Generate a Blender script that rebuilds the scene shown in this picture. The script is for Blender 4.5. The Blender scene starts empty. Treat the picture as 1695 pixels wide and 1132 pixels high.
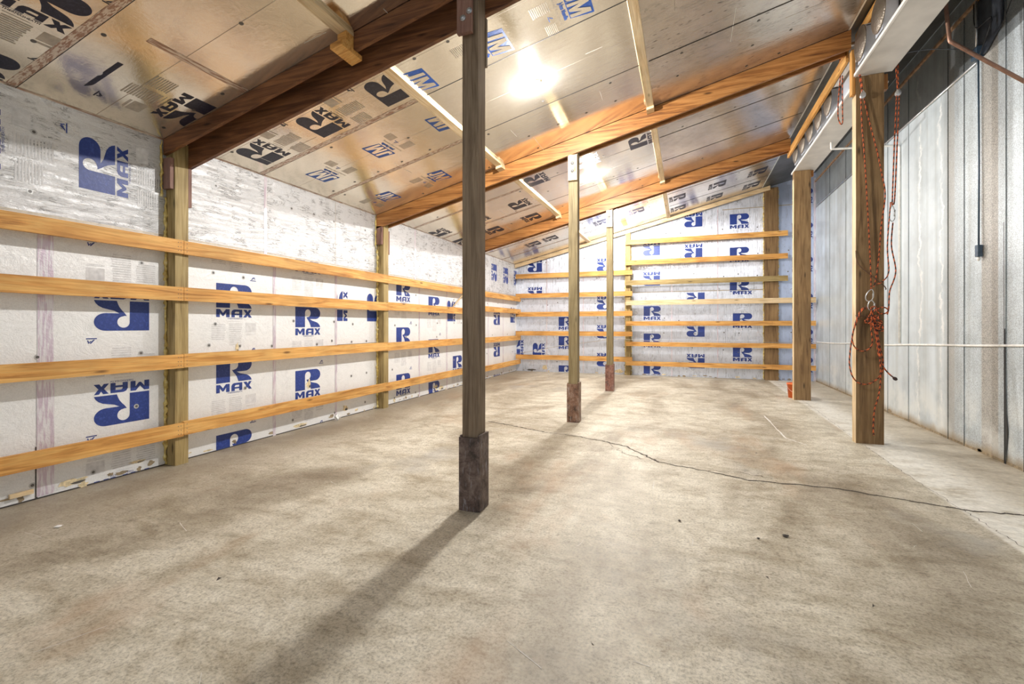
import bpy, bmesh, math, random
from mathutils import Vector, Matrix
from mathutils.geometry import tessellate_polygon
random.seed(7)
C = bpy.context.scene.collection
SC = bpy.context.scene

# ------------------------------------------------------------------ geometry constants (metres)
XL, XW, YB, YF = -5.213, 3.22, 14.49, -1.6      # left foam face, right metal wall, back wall, open front end
Y1, BAY = 3.503, 3.66                            # first post row, bay length
XC = -1.629                                      # centre post row
Z0, SL = 3.455, 0.2467                           # eave height of ceiling at left wall, slope
def zc(x): return Z0 + SL*(x-XL)

# ------------------------------------------------------------------ camera
cam = bpy.data.cameras.new('camera'); co = bpy.data.objects.new('camera', cam); C.objects.link(co)
cam.sensor_fit = 'HORIZONTAL'; cam.sensor_width = 36.0
cam.lens = 779.3527/1695*36
cam.shift_y = -(566-538.13)/1695
cam.clip_start = 0.02; cam.clip_end = 200
co.location = (0, 0, 1.49); co.rotation_euler = (math.pi/2, 0, 0.3546)
SC.camera = co

# ------------------------------------------------------------------ world, lamps, exposure
w = bpy.data.worlds.new('world'); SC.world = w; w.use_nodes = True
bg = w.node_tree.nodes['Background']; bg.inputs[0].default_value = (0.93, 0.97, 1.0, 1); bg.inputs[1].default_value = .85
LAMP_W = 640
SC.view_settings.view_transform = 'Standard'; SC.view_settings.look = 'None'
SC.view_settings.exposure = 0.06; SC.view_settings.gamma = 1.0; SC.view_settings.use_curve_mapping = False
LAMPS = [5.27, 8.93, 12.58]
for yy in LAMPS:
    l = bpy.data.lights.new('bulb_light', 'POINT'); l.energy = LAMP_W; l.color = (1.0, 0.97, 0.93); l.shadow_soft_size = 0.05
    lo = bpy.data.objects.new('bulb_light', l); lo.location = (-1.65, yy, 4.25); C.objects.link(lo)

# ------------------------------------------------------------------ material helpers
def nm(name):
    m = bpy.data.materials.new(name); m.use_nodes = True
    nt = m.node_tree; b = nt.nodes['Principled BSDF']
    return m, nt, b
def N(nt, t, **kw):
    n = nt.nodes.new(t)
    for k, v in kw.items():
        if k.startswith('i_'):
            key = k[2:]; key = int(key) if key.isdigit() else key.replace('_', ' ')
            n.inputs[key].default_value = v
        else: setattr(n, k, v)
    return n
def pos(nt, scale=(1,1,1), loc=(0,0,0)):
    g = N(nt, 'ShaderNodeNewGeometry'); mp = N(nt, 'ShaderNodeMapping')
    mp.inputs['Scale'].default_value = scale; mp.inputs['Location'].default_value = loc
    nt.links.new(g.outputs['Position'], mp.inputs['Vector']); return mp.outputs[0]
def noise(nt, v, scale=5, detail=4, rough=.55, dist=0.0):
    n = N(nt, 'ShaderNodeTexNoise'); n.inputs['Scale'].default_value = scale
    n.inputs['Detail'].default_value = detail; n.inputs['Roughness'].default_value = rough; n.inputs['Distortion'].default_value = dist
    nt.links.new(v, n.inputs['Vector']); return n.outputs['Fac']
def ramp(nt, f, stops, interp='LINEAR'):
    r = N(nt, 'ShaderNodeValToRGB'); r.color_ramp.interpolation = interp
    e = r.color_ramp.elements
    while len(e) < len(stops): e.new(0.5)
    for el, (p, c) in zip(e, stops):
        el.position = p; el.color = (c, c, c, 1) if not isinstance(c, tuple) else (*c, 1)
    nt.links.new(f, r.inputs[0]); return r.outputs[0]
def mix(nt, a, b, f, mode='MIX'):
    m = N(nt, 'ShaderNodeMix', data_type='RGBA', blend_type=mode)
    for sock, v in ((m.inputs[0], f), (m.inputs[6], a), (m.inputs[7], b)):
        if isinstance(v, (int, float)): sock.default_value = v
        elif isinstance(v, tuple): sock.default_value = (*v, 1)
        else: nt.links.new(v, sock)
    return m.outputs[2]
def math_(nt, op, a, b=0.0, c=None):
    m = N(nt, 'ShaderNodeMath', operation=op)
    for i, v in enumerate((a, b, c)):
        if v is None: continue
        if isinstance(v, (int, float)): m.inputs[i].default_value = v
        else: nt.links.new(v, m.inputs[i])
    return m.outputs[0]
def bump(nt, b, h, strength=.3, dist=.01):
    n = N(nt, 'ShaderNodeBump'); n.inputs['Strength'].default_value = strength; n.inputs['Distance'].default_value = dist
    nt.links.new(h, n.inputs['Height']); nt.links.new(n.outputs[0], b.inputs['Normal'])
def plain(name, col, rough=.6, metal=0.0, nscale=0, amt=.15):
    m, nt, b = nm(name)
    b.inputs['Roughness'].default_value = rough; b.inputs['Metallic'].default_value = metal
    f = noise(nt, pos(nt), nscale or 20, 3)
    dark = tuple(c*(1-amt) for c in col); lite = tuple(min(1, c*(1+amt)) for c in col)
    nt.links.new(ramp(nt, f, [(.3, dark), (.7, lite)]), b.inputs['Base Color'])
    return m

def mat_wood(name, axis, light, mid, dark, knots=True, rough=.6, blotch=.5):
    m, nt, b = nm(name)
    s = [9.0, 9.0, 9.0]; s[axis] = .55
    v = pos(nt, tuple(s))
    warp = noise(nt, v, .8, 2)
    g = noise(nt, v, 2.2, 6, .6, 1.2)
    fine = [60.0]*3; fine[axis] = 2.0
    g2 = noise(nt, pos(nt, tuple(fine)), 1.5, 3, .6)
    col = ramp(nt, g, [(.30, dark), (.46, mid), (.62, light), (.8, mid)])
    col = mix(nt, col, ramp(nt, g2, [(.3, .55), (.65, 1.0)]), .45, 'MULTIPLY')
    bl = noise(nt, pos(nt), 1.7, 3)
    col = mix(nt, col, ramp(nt, bl, [(.35, .62), (.6, 1.08)]), blotch, 'MULTIPLY')
    if knots:
        ks = [6.5]*3; ks[axis] = 1.7
        vo = N(nt, 'ShaderNodeTexVoronoi'); vo.inputs['Scale'].default_value = 1.0
        nt.links.new(pos(nt, tuple(ks)), vo.inputs['Vector'])
        kk = ramp(nt, vo.outputs['Distance'], [(.05, 1.0), (.13, 0.0)])
        col = mix(nt, col, tuple(c*.32 for c in dark), math_(nt, 'MULTIPLY', kk, .85))
    nt.links.new(col, b.inputs['Base Color']); b.inputs['Roughness'].default_value = rough
    b.inputs['Specular IOR Level'].default_value = .35
    bump(nt, b, g2, .35, .004)
    return m

AX = {'x': 0, 'y': 1, 'z': 2}
M = {}
for a, i in AX.items():
    M['lumber_'+a] = mat_wood('new_lumber_'+a, i, (.79, .46, .15), (.67, .33, .085), (.38, .155, .036))
    M['pale_'+a] = mat_wood('pale_lumber_'+a, i, (.82, .66, .43), (.74, .55, .32), (.5, .33, .16))
    M['rafter_'+a] = mat_wood('rafter_lumber_'+a, i, (.50, .235, .075), (.36, .15, .042), (.15, .055, .018), rough=.45)
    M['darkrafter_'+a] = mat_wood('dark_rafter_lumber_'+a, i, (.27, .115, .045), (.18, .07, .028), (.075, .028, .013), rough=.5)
    M['treated_'+a] = mat_wood('treated_lumber_'+a, i, (.46, .35, .16), (.36, .26, .105), (.20, .135, .05))
    M['old_'+a] = mat_wood('weathered_lumber_'+a, i, (.31, .235, .16), (.23, .165, .108), (.12, .08, .05))
    M['olive_'+a] = mat_wood('olive_lumber_'+a, i, (.34, .27, .145), (.27, .205, .10), (.15, .11, .05))
    M['redboard_'+a] = mat_wood('redbrown_board_'+a, i, (.30, .17, .13), (.24, .125, .095), (.13, .06, .05))
    M['brown_'+a] = mat_wood('brown_post_'+a, i, (.30, .19, .088), (.22, .13, .055), (.10, .055, .024))

def mat_sleeve(name, base, rust, streak):
    m, nt, b = nm(name)
    f = noise(nt, pos(nt), 9, 8, .72, .4)
    f2 = noise(nt, pos(nt, (30, 30, 5)), 1.2, 5, .7)
    col = ramp(nt, f, [(.36, tuple(c*.28 for c in rust)), (.5, rust), (.64, base)])
    col = mix(nt, col, streak, ramp(nt, f2, [(.56, 0.0), (.72, .8)]))
    nt.links.new(col, b.inputs['Base Color']); b.inputs['Roughness'].default_value = .55
    bump(nt, b, f, .5, .004); return m
M['sleeve_dark'] = mat_sleeve('worn_dark_board', (.20, .15, .13), (.10, .065, .055), (.42, .42, .48))
M['sleeve_rust'] = mat_sleeve('worn_rust_board', (.34, .25, .20), (.22, .115, .07), (.50, .47, .45))
M['sleeve_red'] = mat_sleeve('worn_red_board', (.36, .20, .15), (.25, .11, .08), (.45, .36, .33))

def mat_foil(name, base, metal, rough, bs, bd, stretch=(1,1,1), blue=0.0, wrinkle=None, specks=False, grime=.12, wk=.7):
    m, nt, b = nm(name)
    big = noise(nt, pos(nt), 1.1, 4)
    col = ramp(nt, big, [(.3, tuple(c*(1-grime) for c in base)), (.65, base)])
    fine = noise(nt, pos(nt), 90, 2)
    col = mix(nt, col, ramp(nt, fine, [(.35, .86), (.6, 1.0)]), .6, 'MULTIPLY')
    n1 = noise(nt, pos(nt, stretch), 5.0, 6, .62, .6)
    n2 = noise(nt, pos(nt), 28, 4, .6)
    h = math_(nt, 'ADD', n1, math_(nt, 'MULTIPLY', n2, .22))
    if wrinkle:
        v = pos(nt, wrinkle)
        r1 = noise(nt, v, 2.6, 6, .68, 1.0)
        ridge = math_(nt, 'ABSOLUTE', math_(nt, 'SUBTRACT', r1, .5))
        rr = ramp(nt, ridge, [(0.0, 0.0), (.030, 1.0)])
        brk = ramp(nt, noise(nt, pos(nt), 6, 3), [(.42, 1.0), (.56, 0.0)])
        line = mix(nt, (1, 1, 1), rr, brk)
        col = mix(nt, col, line, wk, 'MULTIPLY')  # crease reflections put into the colour as dark lines; grain streaks on ceiling
        h = math_(nt, 'ADD', h, math_(nt, 'MULTIPLY', ridge, 1.2))
    if specks:
        vo = N(nt, 'ShaderNodeTexVoronoi'); vo.inputs['Scale'].default_value = 1.0
        nt.links.new(pos(nt, (9, 22, 9)), vo.inputs['Vector'])
        k = ramp(nt, vo.outputs['Distance'], [(.12, .85), (.26, 0.0)])
        k = math_(nt, 'MULTIPLY', k, ramp(nt, noise(nt, pos(nt), 3, 3), [(.48, 0.0), (.6, 1.0)]))
        col = mix(nt, col, (.08, .06, .05), k)
    nt.links.new(col, b.inputs['Base Color'])
    b.inputs['Metallic'].default_value = metal
    rn = ramp(nt, big, [(.3, rough*1.25), (.7, rough*.8)]); nt.links.new(rn, b.inputs['Roughness'])
    bump(nt, b, h, bs, bd)
    return m
M['foil_wall'] = mat_foil('foil_faced_foam', (.88, .885, .89), .18, .42, .45, .014, wrinkle=(1.5, 1.5, 2.2), wk=.10, grime=.06)
M['foil_upper'] = mat_foil('crinkled_foil_foam', (.76, .77, .79), .40, .34, .7, .02, (1, 1, 3.5), wrinkle=(1.2, 1.2, 7.0), wk=.8)
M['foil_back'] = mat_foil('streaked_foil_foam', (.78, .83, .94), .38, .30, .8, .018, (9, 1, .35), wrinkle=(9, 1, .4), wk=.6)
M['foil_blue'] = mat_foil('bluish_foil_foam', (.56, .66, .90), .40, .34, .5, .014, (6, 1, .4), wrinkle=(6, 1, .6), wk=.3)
M['foil_ceiling'] = mat_foil('ceiling_foil_foam', (.97, .88, .74), .80, .16, .16, .010, (.6, 1.6, 1), grime=.08, wrinkle=(1.5, 1.5, 1.5), wk=.12)
M['foil_lamp'] = mat_foil('bright_ceiling_foil', (.90, .87, .82), .97, .12, .14, .010, (.5, 2.4, 1), grime=.08)
M['foil_matte'] = mat_foil('stained_ceiling_foil', (.80, .74, .67), .78, .20, .16, .010, (.5, 2, 1), specks=True, grime=.3, wrinkle=(1.0, 6, 1), wk=.45)
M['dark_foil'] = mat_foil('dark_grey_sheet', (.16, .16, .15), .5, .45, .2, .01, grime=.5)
def ink(name, col, rough=.45):
    m, nt, b = nm(name)
    f = noise(nt, pos(nt), 45, 5, .7)
    nt.links.new(ramp(nt, f, [(.32, tuple(min(1, c*1.6+.02) for c in col)), (.5, col)]), b.inputs['Base Color'])
    b.inputs['Roughness'].default_value = rough
    n1 = noise(nt, pos(nt), 28, 4, .6); bump(nt, b, n1, .25, .008); return m
M['ink_blue'] = ink('blue_print', (.013, .038, .215))
M['ink_navy'] = ink('navy_print', (.010, .011, .030))
M['ink_jm'] = ink('bright_blue_print', (.008, .075, .36))
M['ink_grey'] = plain('fine_grey_print', (.66, .66, .67), .6)
M['ink_tan'] = plain('fine_tan_print', (.47, .42, .35), .4, .4)
def mat_tape(name, base, line, ax):
    m, nt, b = nm(name)
    s = [70.0]*3; s[ax] = 6.0
    f = noise(nt, pos(nt, tuple(s)), 1.0, 3, .6)
    nt.links.new(ramp(nt, f, [(.46, base), (.56, line)]), b.inputs['Base Color'])
    b.inputs['Roughness'].default_value = .28; b.inputs['Metallic'].default_value = .3
    bump(nt, b, noise(nt, pos(nt), 40, 4), .5, .006); return m
M['tape_wall'] = mat_tape('printed_wall_tape', (.78, .76, .80), (.62, .52, .62), 2)
M['tape_ceiling_x'] = mat_tape('printed_ceiling_tape', (.72, .62, .52), (.38, .22, .15), 0)
M['tape_ceiling_y'] = mat_tape('printed_ceiling_tape_b', (.72, .62, .52), (.38, .22, .15), 1)
M['seam'] = plain('dark_joint', (.045, .04, .038), .8)  # near-black tone of sheet joints and the wall-foot line
M['crease'] = plain('pale_crease', (.92, .90, .85), .4, .3)
M['creasedark'] = plain('faint_sheet_line', (.45, .40, .33), .5, .4)
M['cap'] = plain('nail_washer', (.13, .125, .12), .4, .5)
M['cap_ring'] = plain('washer_ring', (.50, .50, .50), .4, .4)
M['torn'] = plain('torn_yellow_foam', (.72, .60, .38), .8, 0, 30, .35)
M['grime'] = plain('brown_grime', (.30, .235, .15), .9, 0, 18, .4)
m, nt, b = nm('expanding_foam'); b.inputs['Roughness'].default_value = .5
nt.links.new(ramp(nt, noise(nt, pos(nt), 18, 4), [(.35, (.40, .27, .06)), (.55, (.72, .58, .20)), (.7, (.82, .74, .45))]), b.inputs['Base Color']); M['bead'] = m

# concrete floor
m, nt, b = nm('stained_concrete'); M['concrete'] = m
P0 = pos(nt)
big = noise(nt, pos(nt, (1, .45, 1)), .75, 5, .6, .5)
med = noise(nt, pos(nt, (.55, 1, 1)), 3.6, 9, .74, .3)
gr = noise(nt, P0, 15, 8, .78)
fine = noise(nt, P0, 60, 4, .7)
vfine = noise(nt, P0, 220, 2, .6)
col = ramp(nt, big, [(.30, (.26, .215, .16)), (.43, (.42, .375, .30)), (.54, (.60, .56, .475)), (.70, (.68, .645, .565))])
col = mix(nt, col, ramp(nt, med, [(.35, (.62, .56, .47)), (.46, (.86, .83, .77)), (.57, (1.08, 1.07, 1.05))]), .95, 'MULTIPLY')
col = mix(nt, col, ramp(nt, gr, [(.36, (.36, .32, .26)), (.47, (.88, .86, .82)), (.62, (1.15, 1.15, 1.15))]), .5, 'MULTIPLY')
col = mix(nt, col, ramp(nt, fine, [(.38, .35), (.50, 1.0), (.64, 1.25)]), .38, 'MULTIPLY')
col = mix(nt, col, ramp(nt, vfine, [(.35, .72), (.6, 1.08)]), .35, 'MULTIPLY')
# orange brown stains
st = noise(nt, pos(nt, (.8, .35, 1), (3.3, 1.7, 0)), 1.4, 5, .6)
col = mix(nt, col, (.40, .255, .15), ramp(nt, st, [(.57, 0.0), (.70, .5)]))
# grey power-trowel patches
gp = noise(nt, pos(nt, (.7, .5, 1), (9.1, 4.2, 0)), 1.0, 4, .6)
col = mix(nt, col, (.33, .32, .30), ramp(nt, gp, [(.60, 0.0), (.70, .5)]))
# pale outer slab beyond the joint line
sx = N(nt, 'ShaderNodeSeparateXYZ'); nt.links.new(P0, sx.inputs[0])
wob = math_(nt, 'MULTIPLY', math_(nt, 'SUBTRACT', noise(nt, P0, 3, 4), .5), .05)
edge = math_(nt, 'ADD', sx.outputs['X'], wob)
sl = ramp(nt, math_(nt, 'SUBTRACT', edge, 1.55), [(.50, 0.0), (.53, 1.0)])
pale = mix(nt, ramp(nt, med, [(.38, (.50, .44, .34)), (.46, (.70, .66, .58)), (.6, (.84, .81, .74))]), ramp(nt, gr, [(.34, .6), (.6, 1.05)]), .7, 'MULTIPLY')
col = mix(nt, col, pale, sl)
wall_brown = ramp(nt, math_(nt, 'SUBTRACT', math_(nt, 'ADD', edge, math_(nt, 'MULTIPLY', math_(nt, 'SUBTRACT', med, .5), 1.3)), 2.0), [(.45, 0.0), (.75, 1.0)])  # darker and browner towards the right wall
col = mix(nt, col, mix(nt, col, (.50, .42, .30), 1.0, 'MULTIPLY'), math_(nt, 'MULTIPLY', wall_brown, .6))
# darker, browner floor towards the foot of the left wall
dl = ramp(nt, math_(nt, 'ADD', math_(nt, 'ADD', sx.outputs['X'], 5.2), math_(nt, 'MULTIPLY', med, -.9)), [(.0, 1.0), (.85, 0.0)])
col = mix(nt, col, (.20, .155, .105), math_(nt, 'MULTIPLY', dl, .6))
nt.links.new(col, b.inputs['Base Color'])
nt.links.new(ramp(nt, med, [(.3, .42), (.7, .62)]), b.inputs['Roughness'])
b.inputs['Specular IOR Level'].default_value = .4
bump(nt, b, math_(nt, 'ADD', math_(nt, 'MULTIPLY', fine, .5), med), .12, .008)
M['crack'] = plain('crack_fill', (.07, .055, .045), .9)
M['scratch'] = plain('pale_scratch', (.66, .64, .60), .7)
M['debris_dark'] = plain('dark_crumb', (.05, .04, .035), .8)

# galvanised right wall
m, nt, b = nm('galvanised_sheet'); M['galv'] = m
st = noise(nt, pos(nt, (1, 4.0, .10)), 1.0, 5, .62)
cl = noise(nt, pos(nt), 1.6, 5, .6)
sp = noise(nt, pos(nt), 85, 3, .7)
col = ramp(nt, st, [(.28, (.46, .49, .49)), (.45, (.58, .645, .68)), (.65, (.68, .755, .81))])
col = mix(nt, col, ramp(nt, cl, [(.35, .80), (.6, 1.08)]), .8, 'MULTIPLY')
sx = N(nt, 'ShaderNodeSeparateXYZ'); nt.links.new(pos(nt), sx.inputs[0])
def band(nt, v, lo, hi, s=.02):
    a = N(nt, 'ShaderNodeMapRange'); a.interpolation_type = 'SMOOTHSTEP'
    a.inputs['From Min'].default_value = lo-s; a.inputs['From Max'].default_value = lo+s; nt.links.new(v, a.inputs['Value'])
    c = N(nt, 'ShaderNodeMapRange'); c.interpolation_type = 'SMOOTHSTEP'
    c.inputs['From Min'].default_value = hi-s; c.inputs['From Max'].default_value = hi+s
    c.inputs['To Min'].default_value = 1; c.inputs['To Max'].default_value = 0; nt.links.new(v, c.inputs['Value'])
    return math_(nt, 'MULTIPLY', a.outputs[0], c.outputs[0])
near = band(nt, sx.outputs['Y'], -5, 7.80, .02)
col = mix(nt, col, ramp(nt, sp, [(.40, .58), (.58, 1.12)]), math_(nt, 'MULTIPLY', near, .75), 'MULTIPLY')
duk = band(nt, sx.outputs['Y'], 6.72, 7.03, .012)
col = mix(nt, col, mix(nt, (.50, .47, .42), ramp(nt, sp, [(.40, .3), (.58, 1.0)]), .8, 'MULTIPLY'), math_(nt, 'MULTIPLY', duk, .85))
duk2 = band(nt, sx.outputs['Y'], 7.62, 7.78, .02)
col = mix(nt, col, (.46, .44, .40), math_(nt, 'MULTIPLY', duk2, .5))
# white mineral runs: wavering vertical lines
yw = math_(nt, 'ADD', sx.outputs['Y'], math_(nt, 'MULTIPLY', math_(nt, 'SUBTRACT', noise(nt, pos(nt, (1, .6, 1.5)), 1.0, 8, .7), .5), .7))
drip = ramp(nt, noise(nt, pos(nt, (1, 3, 1.3)), 2.0, 6, .7), [(.42, .15), (.56, 1.0)])
for yc, wd in ((8.58, .022), (7.96, .02)):
    col = mix(nt, col, (.90, .92, .92), math_(nt, 'MULTIPLY', band(nt, yw, yc-wd, yc+wd, .03), drip))
low = math_(nt, 'MULTIPLY', band(nt, sx.outputs['Z'], -.3, .55, .3), ramp(nt, cl, [(.45, 0.0), (.6, 1.0)]))
col = mix(nt, col, (.82, .84, .82), math_(nt, 'MULTIPLY', low, .6))
foot = band(nt, math_(nt, 'ADD', sx.outputs['Z'], math_(nt, 'MULTIPLY', st, -.2)), -.5, -.02, .07)
col = mix(nt, col, (.34, .25, .13), math_(nt, 'MULTIPLY', foot, .8))
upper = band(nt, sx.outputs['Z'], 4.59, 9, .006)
col = mix(nt, col, (.42, .42, .42), upper, 'MULTIPLY')  # upper sheet: darker tone of its own plus the header's shadow, put into the colour
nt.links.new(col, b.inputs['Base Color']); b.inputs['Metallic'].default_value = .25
nt.links.new(ramp(nt, cl, [(.3, .5), (.7, .34)]), b.inputs['Roughness'])
bump(nt, b, math_(nt, 'ADD', st, math_(nt, 'MULTIPLY', cl, .6)), .25, .02)

M['white_paint'] = plain('white_paint', (.80, .78, .75), .45, 0, 4, .10)
M['white_board'] = plain('whitewashed_board', (.74, .69, .63), .6, 0, 7, .22)
M['soffit'] = plain('grey_white_soffit', (.64, .61, .57), .5, .1, 2.4, .16)
M['pvc'] = plain('white_pipe_paint', (.88, .87, .84), .4, .1, 12, .15)
M['steel'] = plain('zinc_steel', (.62, .63, .64), .3, .9, 30, .15)
M['dark_steel'] = plain('dark_steel', (.12, .13, .15), .4, .6, 20, .3)
M['bolt'] = plain('galvanised_bolt', (.42, .44, .48), .35, .8, 40, .3)
M['copper'] = plain('brown_copper_pipe', (.27, .15, .105), .38, .55, 15, .3)
M['rust_trim'] = plain('rusty_copper_trim', (.36, .22, .13), .6, .1, 10, .5)
M['bluebox'] = plain('dark_blue_box', (.05, .085, .13), .4, .1, 20, .2)
M['bluepatch'] = plain('dark_blue_patch', (.06, .07, .09), .4, .3, 6, .5)
M['black'] = plain('black_cable', (.025, .027, .03), .5)
M['rope_o'] = plain('orange_rope_fibre', (.62, .13, .035), .8, 0, 60, .3)
M['rope_k'] = plain('black_rope_fibre', (.035, .02, .018), .85, 0, 60, .3)
M['rusty_wire'] = plain('rusty_wire', (.13, .065, .04), .7, .3)
M['bucket'] = plain('orange_plastic', (.85, .17, .03), .4, 0, 5, .05)
M['boxmetal'] = plain('pale_blue_grey_metal', (.55, .60, .68), .45, .3, 6, .12)
m, nt, b = nm('dimpled_metal'); M['dome'] = m
b.inputs['Metallic'].default_value = .8; b.inputs['Roughness'].default_value = .38; b.inputs['Base Color'].default_value = (.20, .175, .145, 1)
vo = N(nt, 'ShaderNodeTexVoronoi'); vo.inputs['Scale'].default_value = 75; nt.links.new(pos(nt), vo.inputs['Vector']); bump(nt, b, vo.outputs['Distance'], .6, .004)
M['porcelain'] = plain('white_porcelain', (.85, .85, .83), .2)
m, nt, b = nm('lit_bulb'); b.inputs['Emission Color'].default_value = (1, .96, .9, 1); b.inputs['Emission Strength'].default_value = 60; M['bulb'] = m
M['paper'] = plain('white_paper', (.86, .86, .85), .8)
M['void'] = plain('dark_roof_gap', (.05, .045, .04), .8, 0, 4, .5)

# ------------------------------------------------------------------ object helpers
def finish(name, bm, mats, parent=None, base=None, smooth=False, bev=0):
    if bev:
        es = [e for e in bm.edges if len(e.link_faces) == 2 and e.calc_face_angle(0) > .6]
        bmesh.ops.bevel(bm, geom=es, offset=bev, segments=1, affect='EDGES')
    me = bpy.data.meshes.new(name)
    off = Vector(base) if base is not None else (parent.location.copy() if parent is not None and parent.parent is None else Vector((0, 0, 0)))
    if parent is not None:
        o_ = Vector((0, 0, 0)); p = parent
        while p is not None: o_ += p.location; p = p.parent
        off = o_
    bmesh.ops.translate(bm, verts=bm.verts, vec=-off)
    bmesh.ops.recalc_face_normals(bm, faces=bm.faces)
    bm.to_mesh(me); bm.free()
    if not isinstance(mats, (list, tuple)): mats = [mats]
    for mm in mats: me.materials.append(M[mm])
    if smooth:
        for p in me.polygons: p.use_smooth = True
    o = bpy.data.objects.new(name, me); C.objects.link(o)
    if parent is not None: o.parent = parent
    else: o.location = off
    return o
def tag(o, label, cat, group=None, kind=None):
    o['label'] = label; o['category'] = cat
    if group: o['group'] = group
    if kind: o['kind'] = kind
    return o
def thing(name, label, cat, loc, group=None):
    o = bpy.data.objects.new(name, None); C.objects.link(o); o.location = loc; o.empty_display_size = .1
    return tag(o, label, cat, group)
def struct(name, bm, mats, smooth=False):
    o = finish(name, bm, mats, base=(0, 0, 0), smooth=smooth); o['kind'] = 'structure'; return o
def NB(): return bmesh.new()
def box(bm, x0, x1, y0, y1, z0, z1, mi=0, shear=None):
    """axis box; shear(x) gives a z offset (used for members that follow the roof slope)"""
    vs = []
    for x in (x0, x1):
        for y in (y0, y1):
            for z in (z0, z1):
                vs.append(bm.verts.new((x, y, z + (shear(x) if shear else 0))))
    for f in ((0,1,3,2), (4,6,7,5), (0,4,5,1), (2,3,7,6), (0,2,6,4), (1,5,7,3)):
        fc = bm.faces.new([vs[i] for i in f]); fc.material_index = mi
def tube(bm, pts, r, seg=6, mi=0, closed=False, stripe=None, cap=True):
    pts = [Vector(p) for p in pts]; n = len(pts); rings = []
    up = Vector((0.3, .2, .93)).normalized()
    prev = None
    for i, p in enumerate(pts):
        a = pts[(i-1) % n] if (closed or i > 0) else p
        c_ = pts[(i+1) % n] if (closed or i < n-1) else p
        t = (c_-a)
        if t.length < 1e-9: t = Vector((0, 0, 1))
        t.normalize()
        if prev is None: nrm = t.orthogonal().normalized()
        else:
            nrm = prev - t*prev.dot(t)
            nrm = nrm.normalized() if nrm.length > 1e-6 else t.orthogonal().normalized()
        prev = nrm; bn = t.cross(nrm)
        rr = r[i] if isinstance(r, (list, tuple)) else r
        rings.append([bm.verts.new(p + rr*(math.cos(2*math.pi*k/seg)*nrm + math.sin(2*math.pi*k/seg)*bn)) for k in range(seg)])
    m_ = n if closed else n-1
    for i in range(m_):
        A, B = rings[i], rings[(i+1) % n]
        for k in range(seg):
            f = bm.faces.new((A[k], A[(k+1) % seg], B[(k+1) % seg], B[k]))
            f.material_index = mi if stripe is None else stripe(i, k)
            f.smooth = True
    if cap and not closed:
        bm.faces.new(rings[0][::-1]).material_index = mi; bm.faces.new(rings[-1]).material_index = mi
def spline(pts, step=.02):
    P = [Vector(p) for p in pts]; out = []
    for i in range(len(P)-1):
        p0 = P[i-1] if i else P[0]; p1 = P[i]; p2 = P[i+1]; p3 = P[i+2] if i+2 < len(P) else P[-1]
        k = max(2, int((p2-p1).length/step))
        for j in range(k):
            t = j/k
            out.append(.5*((2*p1) + (-p0+p2)*t + (2*p0-5*p1+4*p2-p3)*t*t + (-p0+3*p1-3*p2+p3)*t*t*t))
    out.append(P[-1]); return out
def lathe(bm, prof, o, axis, seg=20, mi=0):
    """prof: list of (radius, height along axis) from o"""
    ax = Vector(axis).normalized(); u = ax.orthogonal().normalized(); v = ax.cross(u); o = Vector(o); rings = []
    for r, h in prof:
        if r < 1e-6: rings.append([bm.verts.new(o+ax*h)])
        else: rings.append([bm.verts.new(o+ax*h+r*(math.cos(2*math.pi*k/seg)*u+math.sin(2*math.pi*k/seg)*v)) for k in range(seg)])
    for A, B in zip(rings, rings[1:]):
        for k in range(seg):
            k2 = (k+1) % seg
            if len(A) == 1 and len(B) == 1: continue
            if len(A) == 1: f = bm.faces.new((A[0], B[k2], B[k]))
            elif len(B) == 1: f = bm.faces.new((A[k], A[k2], B[0]))
            else: f = bm.faces.new((A[k], A[k2], B[k2], B[k]))
            f.material_index = mi; f.smooth = True

# ------------------------------------------------------------------ printed shapes, clipped to a sheet
def arc(cx, cy, r, a0, a1, n=10, ry=None):
    return [(cx + r*math.cos(math.radians(a0+(a1-a0)*i/n)), cy + (ry or r)*math.sin(math.radians(a0+(a1-a0)*i/n))) for i in range(n+1)]
R_OUT = ([(0, 0), (0, .6), (.80, .6)] + arc(.80, .425, .2, 90, -90, 14, .175) +
         [(.678, .25), (.561, .25), (.655, .2), (.75, .178), (.854, .15), (.924, .11), (.972, .06), (1, 0), (.608, 0),
          (.585, .07), (.56, .125), (.515, .19), (.468, .24), (.427, .303), (.47, .300)] +
         arc(.487, .425, .113, -85, 180, 18, .115) + [(.372, 0)])
def rect(x0, y0, x1, y1): return [(x0, y0), (x1, y0), (x1, y1), (x0, y1)]
MAXP = [[(0, 0), (0, .2), (.10, .2), (.18, .105), (.26, .2), (.36, .2), (.36, 0), (.265, 0), (.265, .115), (.20, .03), (.16, .03), (.095, .115), (.095, 0)],
        [(.41, 0), (.41, .13), (.44, .18), (.49, .2), (.72, .2), (.72, 0), (.63, 0), (.63, .145), (.53, .145), (.505, .125), (.505, 0)],
        rect(.505, .055, .63, .095),
        [(.745, 0), (.83, .10), (.75, .2), (.845, .2), (.88, .145), (.915, .2), (1.0, .2), (.925, .10), (1.005, 0), (.91, 0), (.875, .055), (.835, 0)]]
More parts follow.
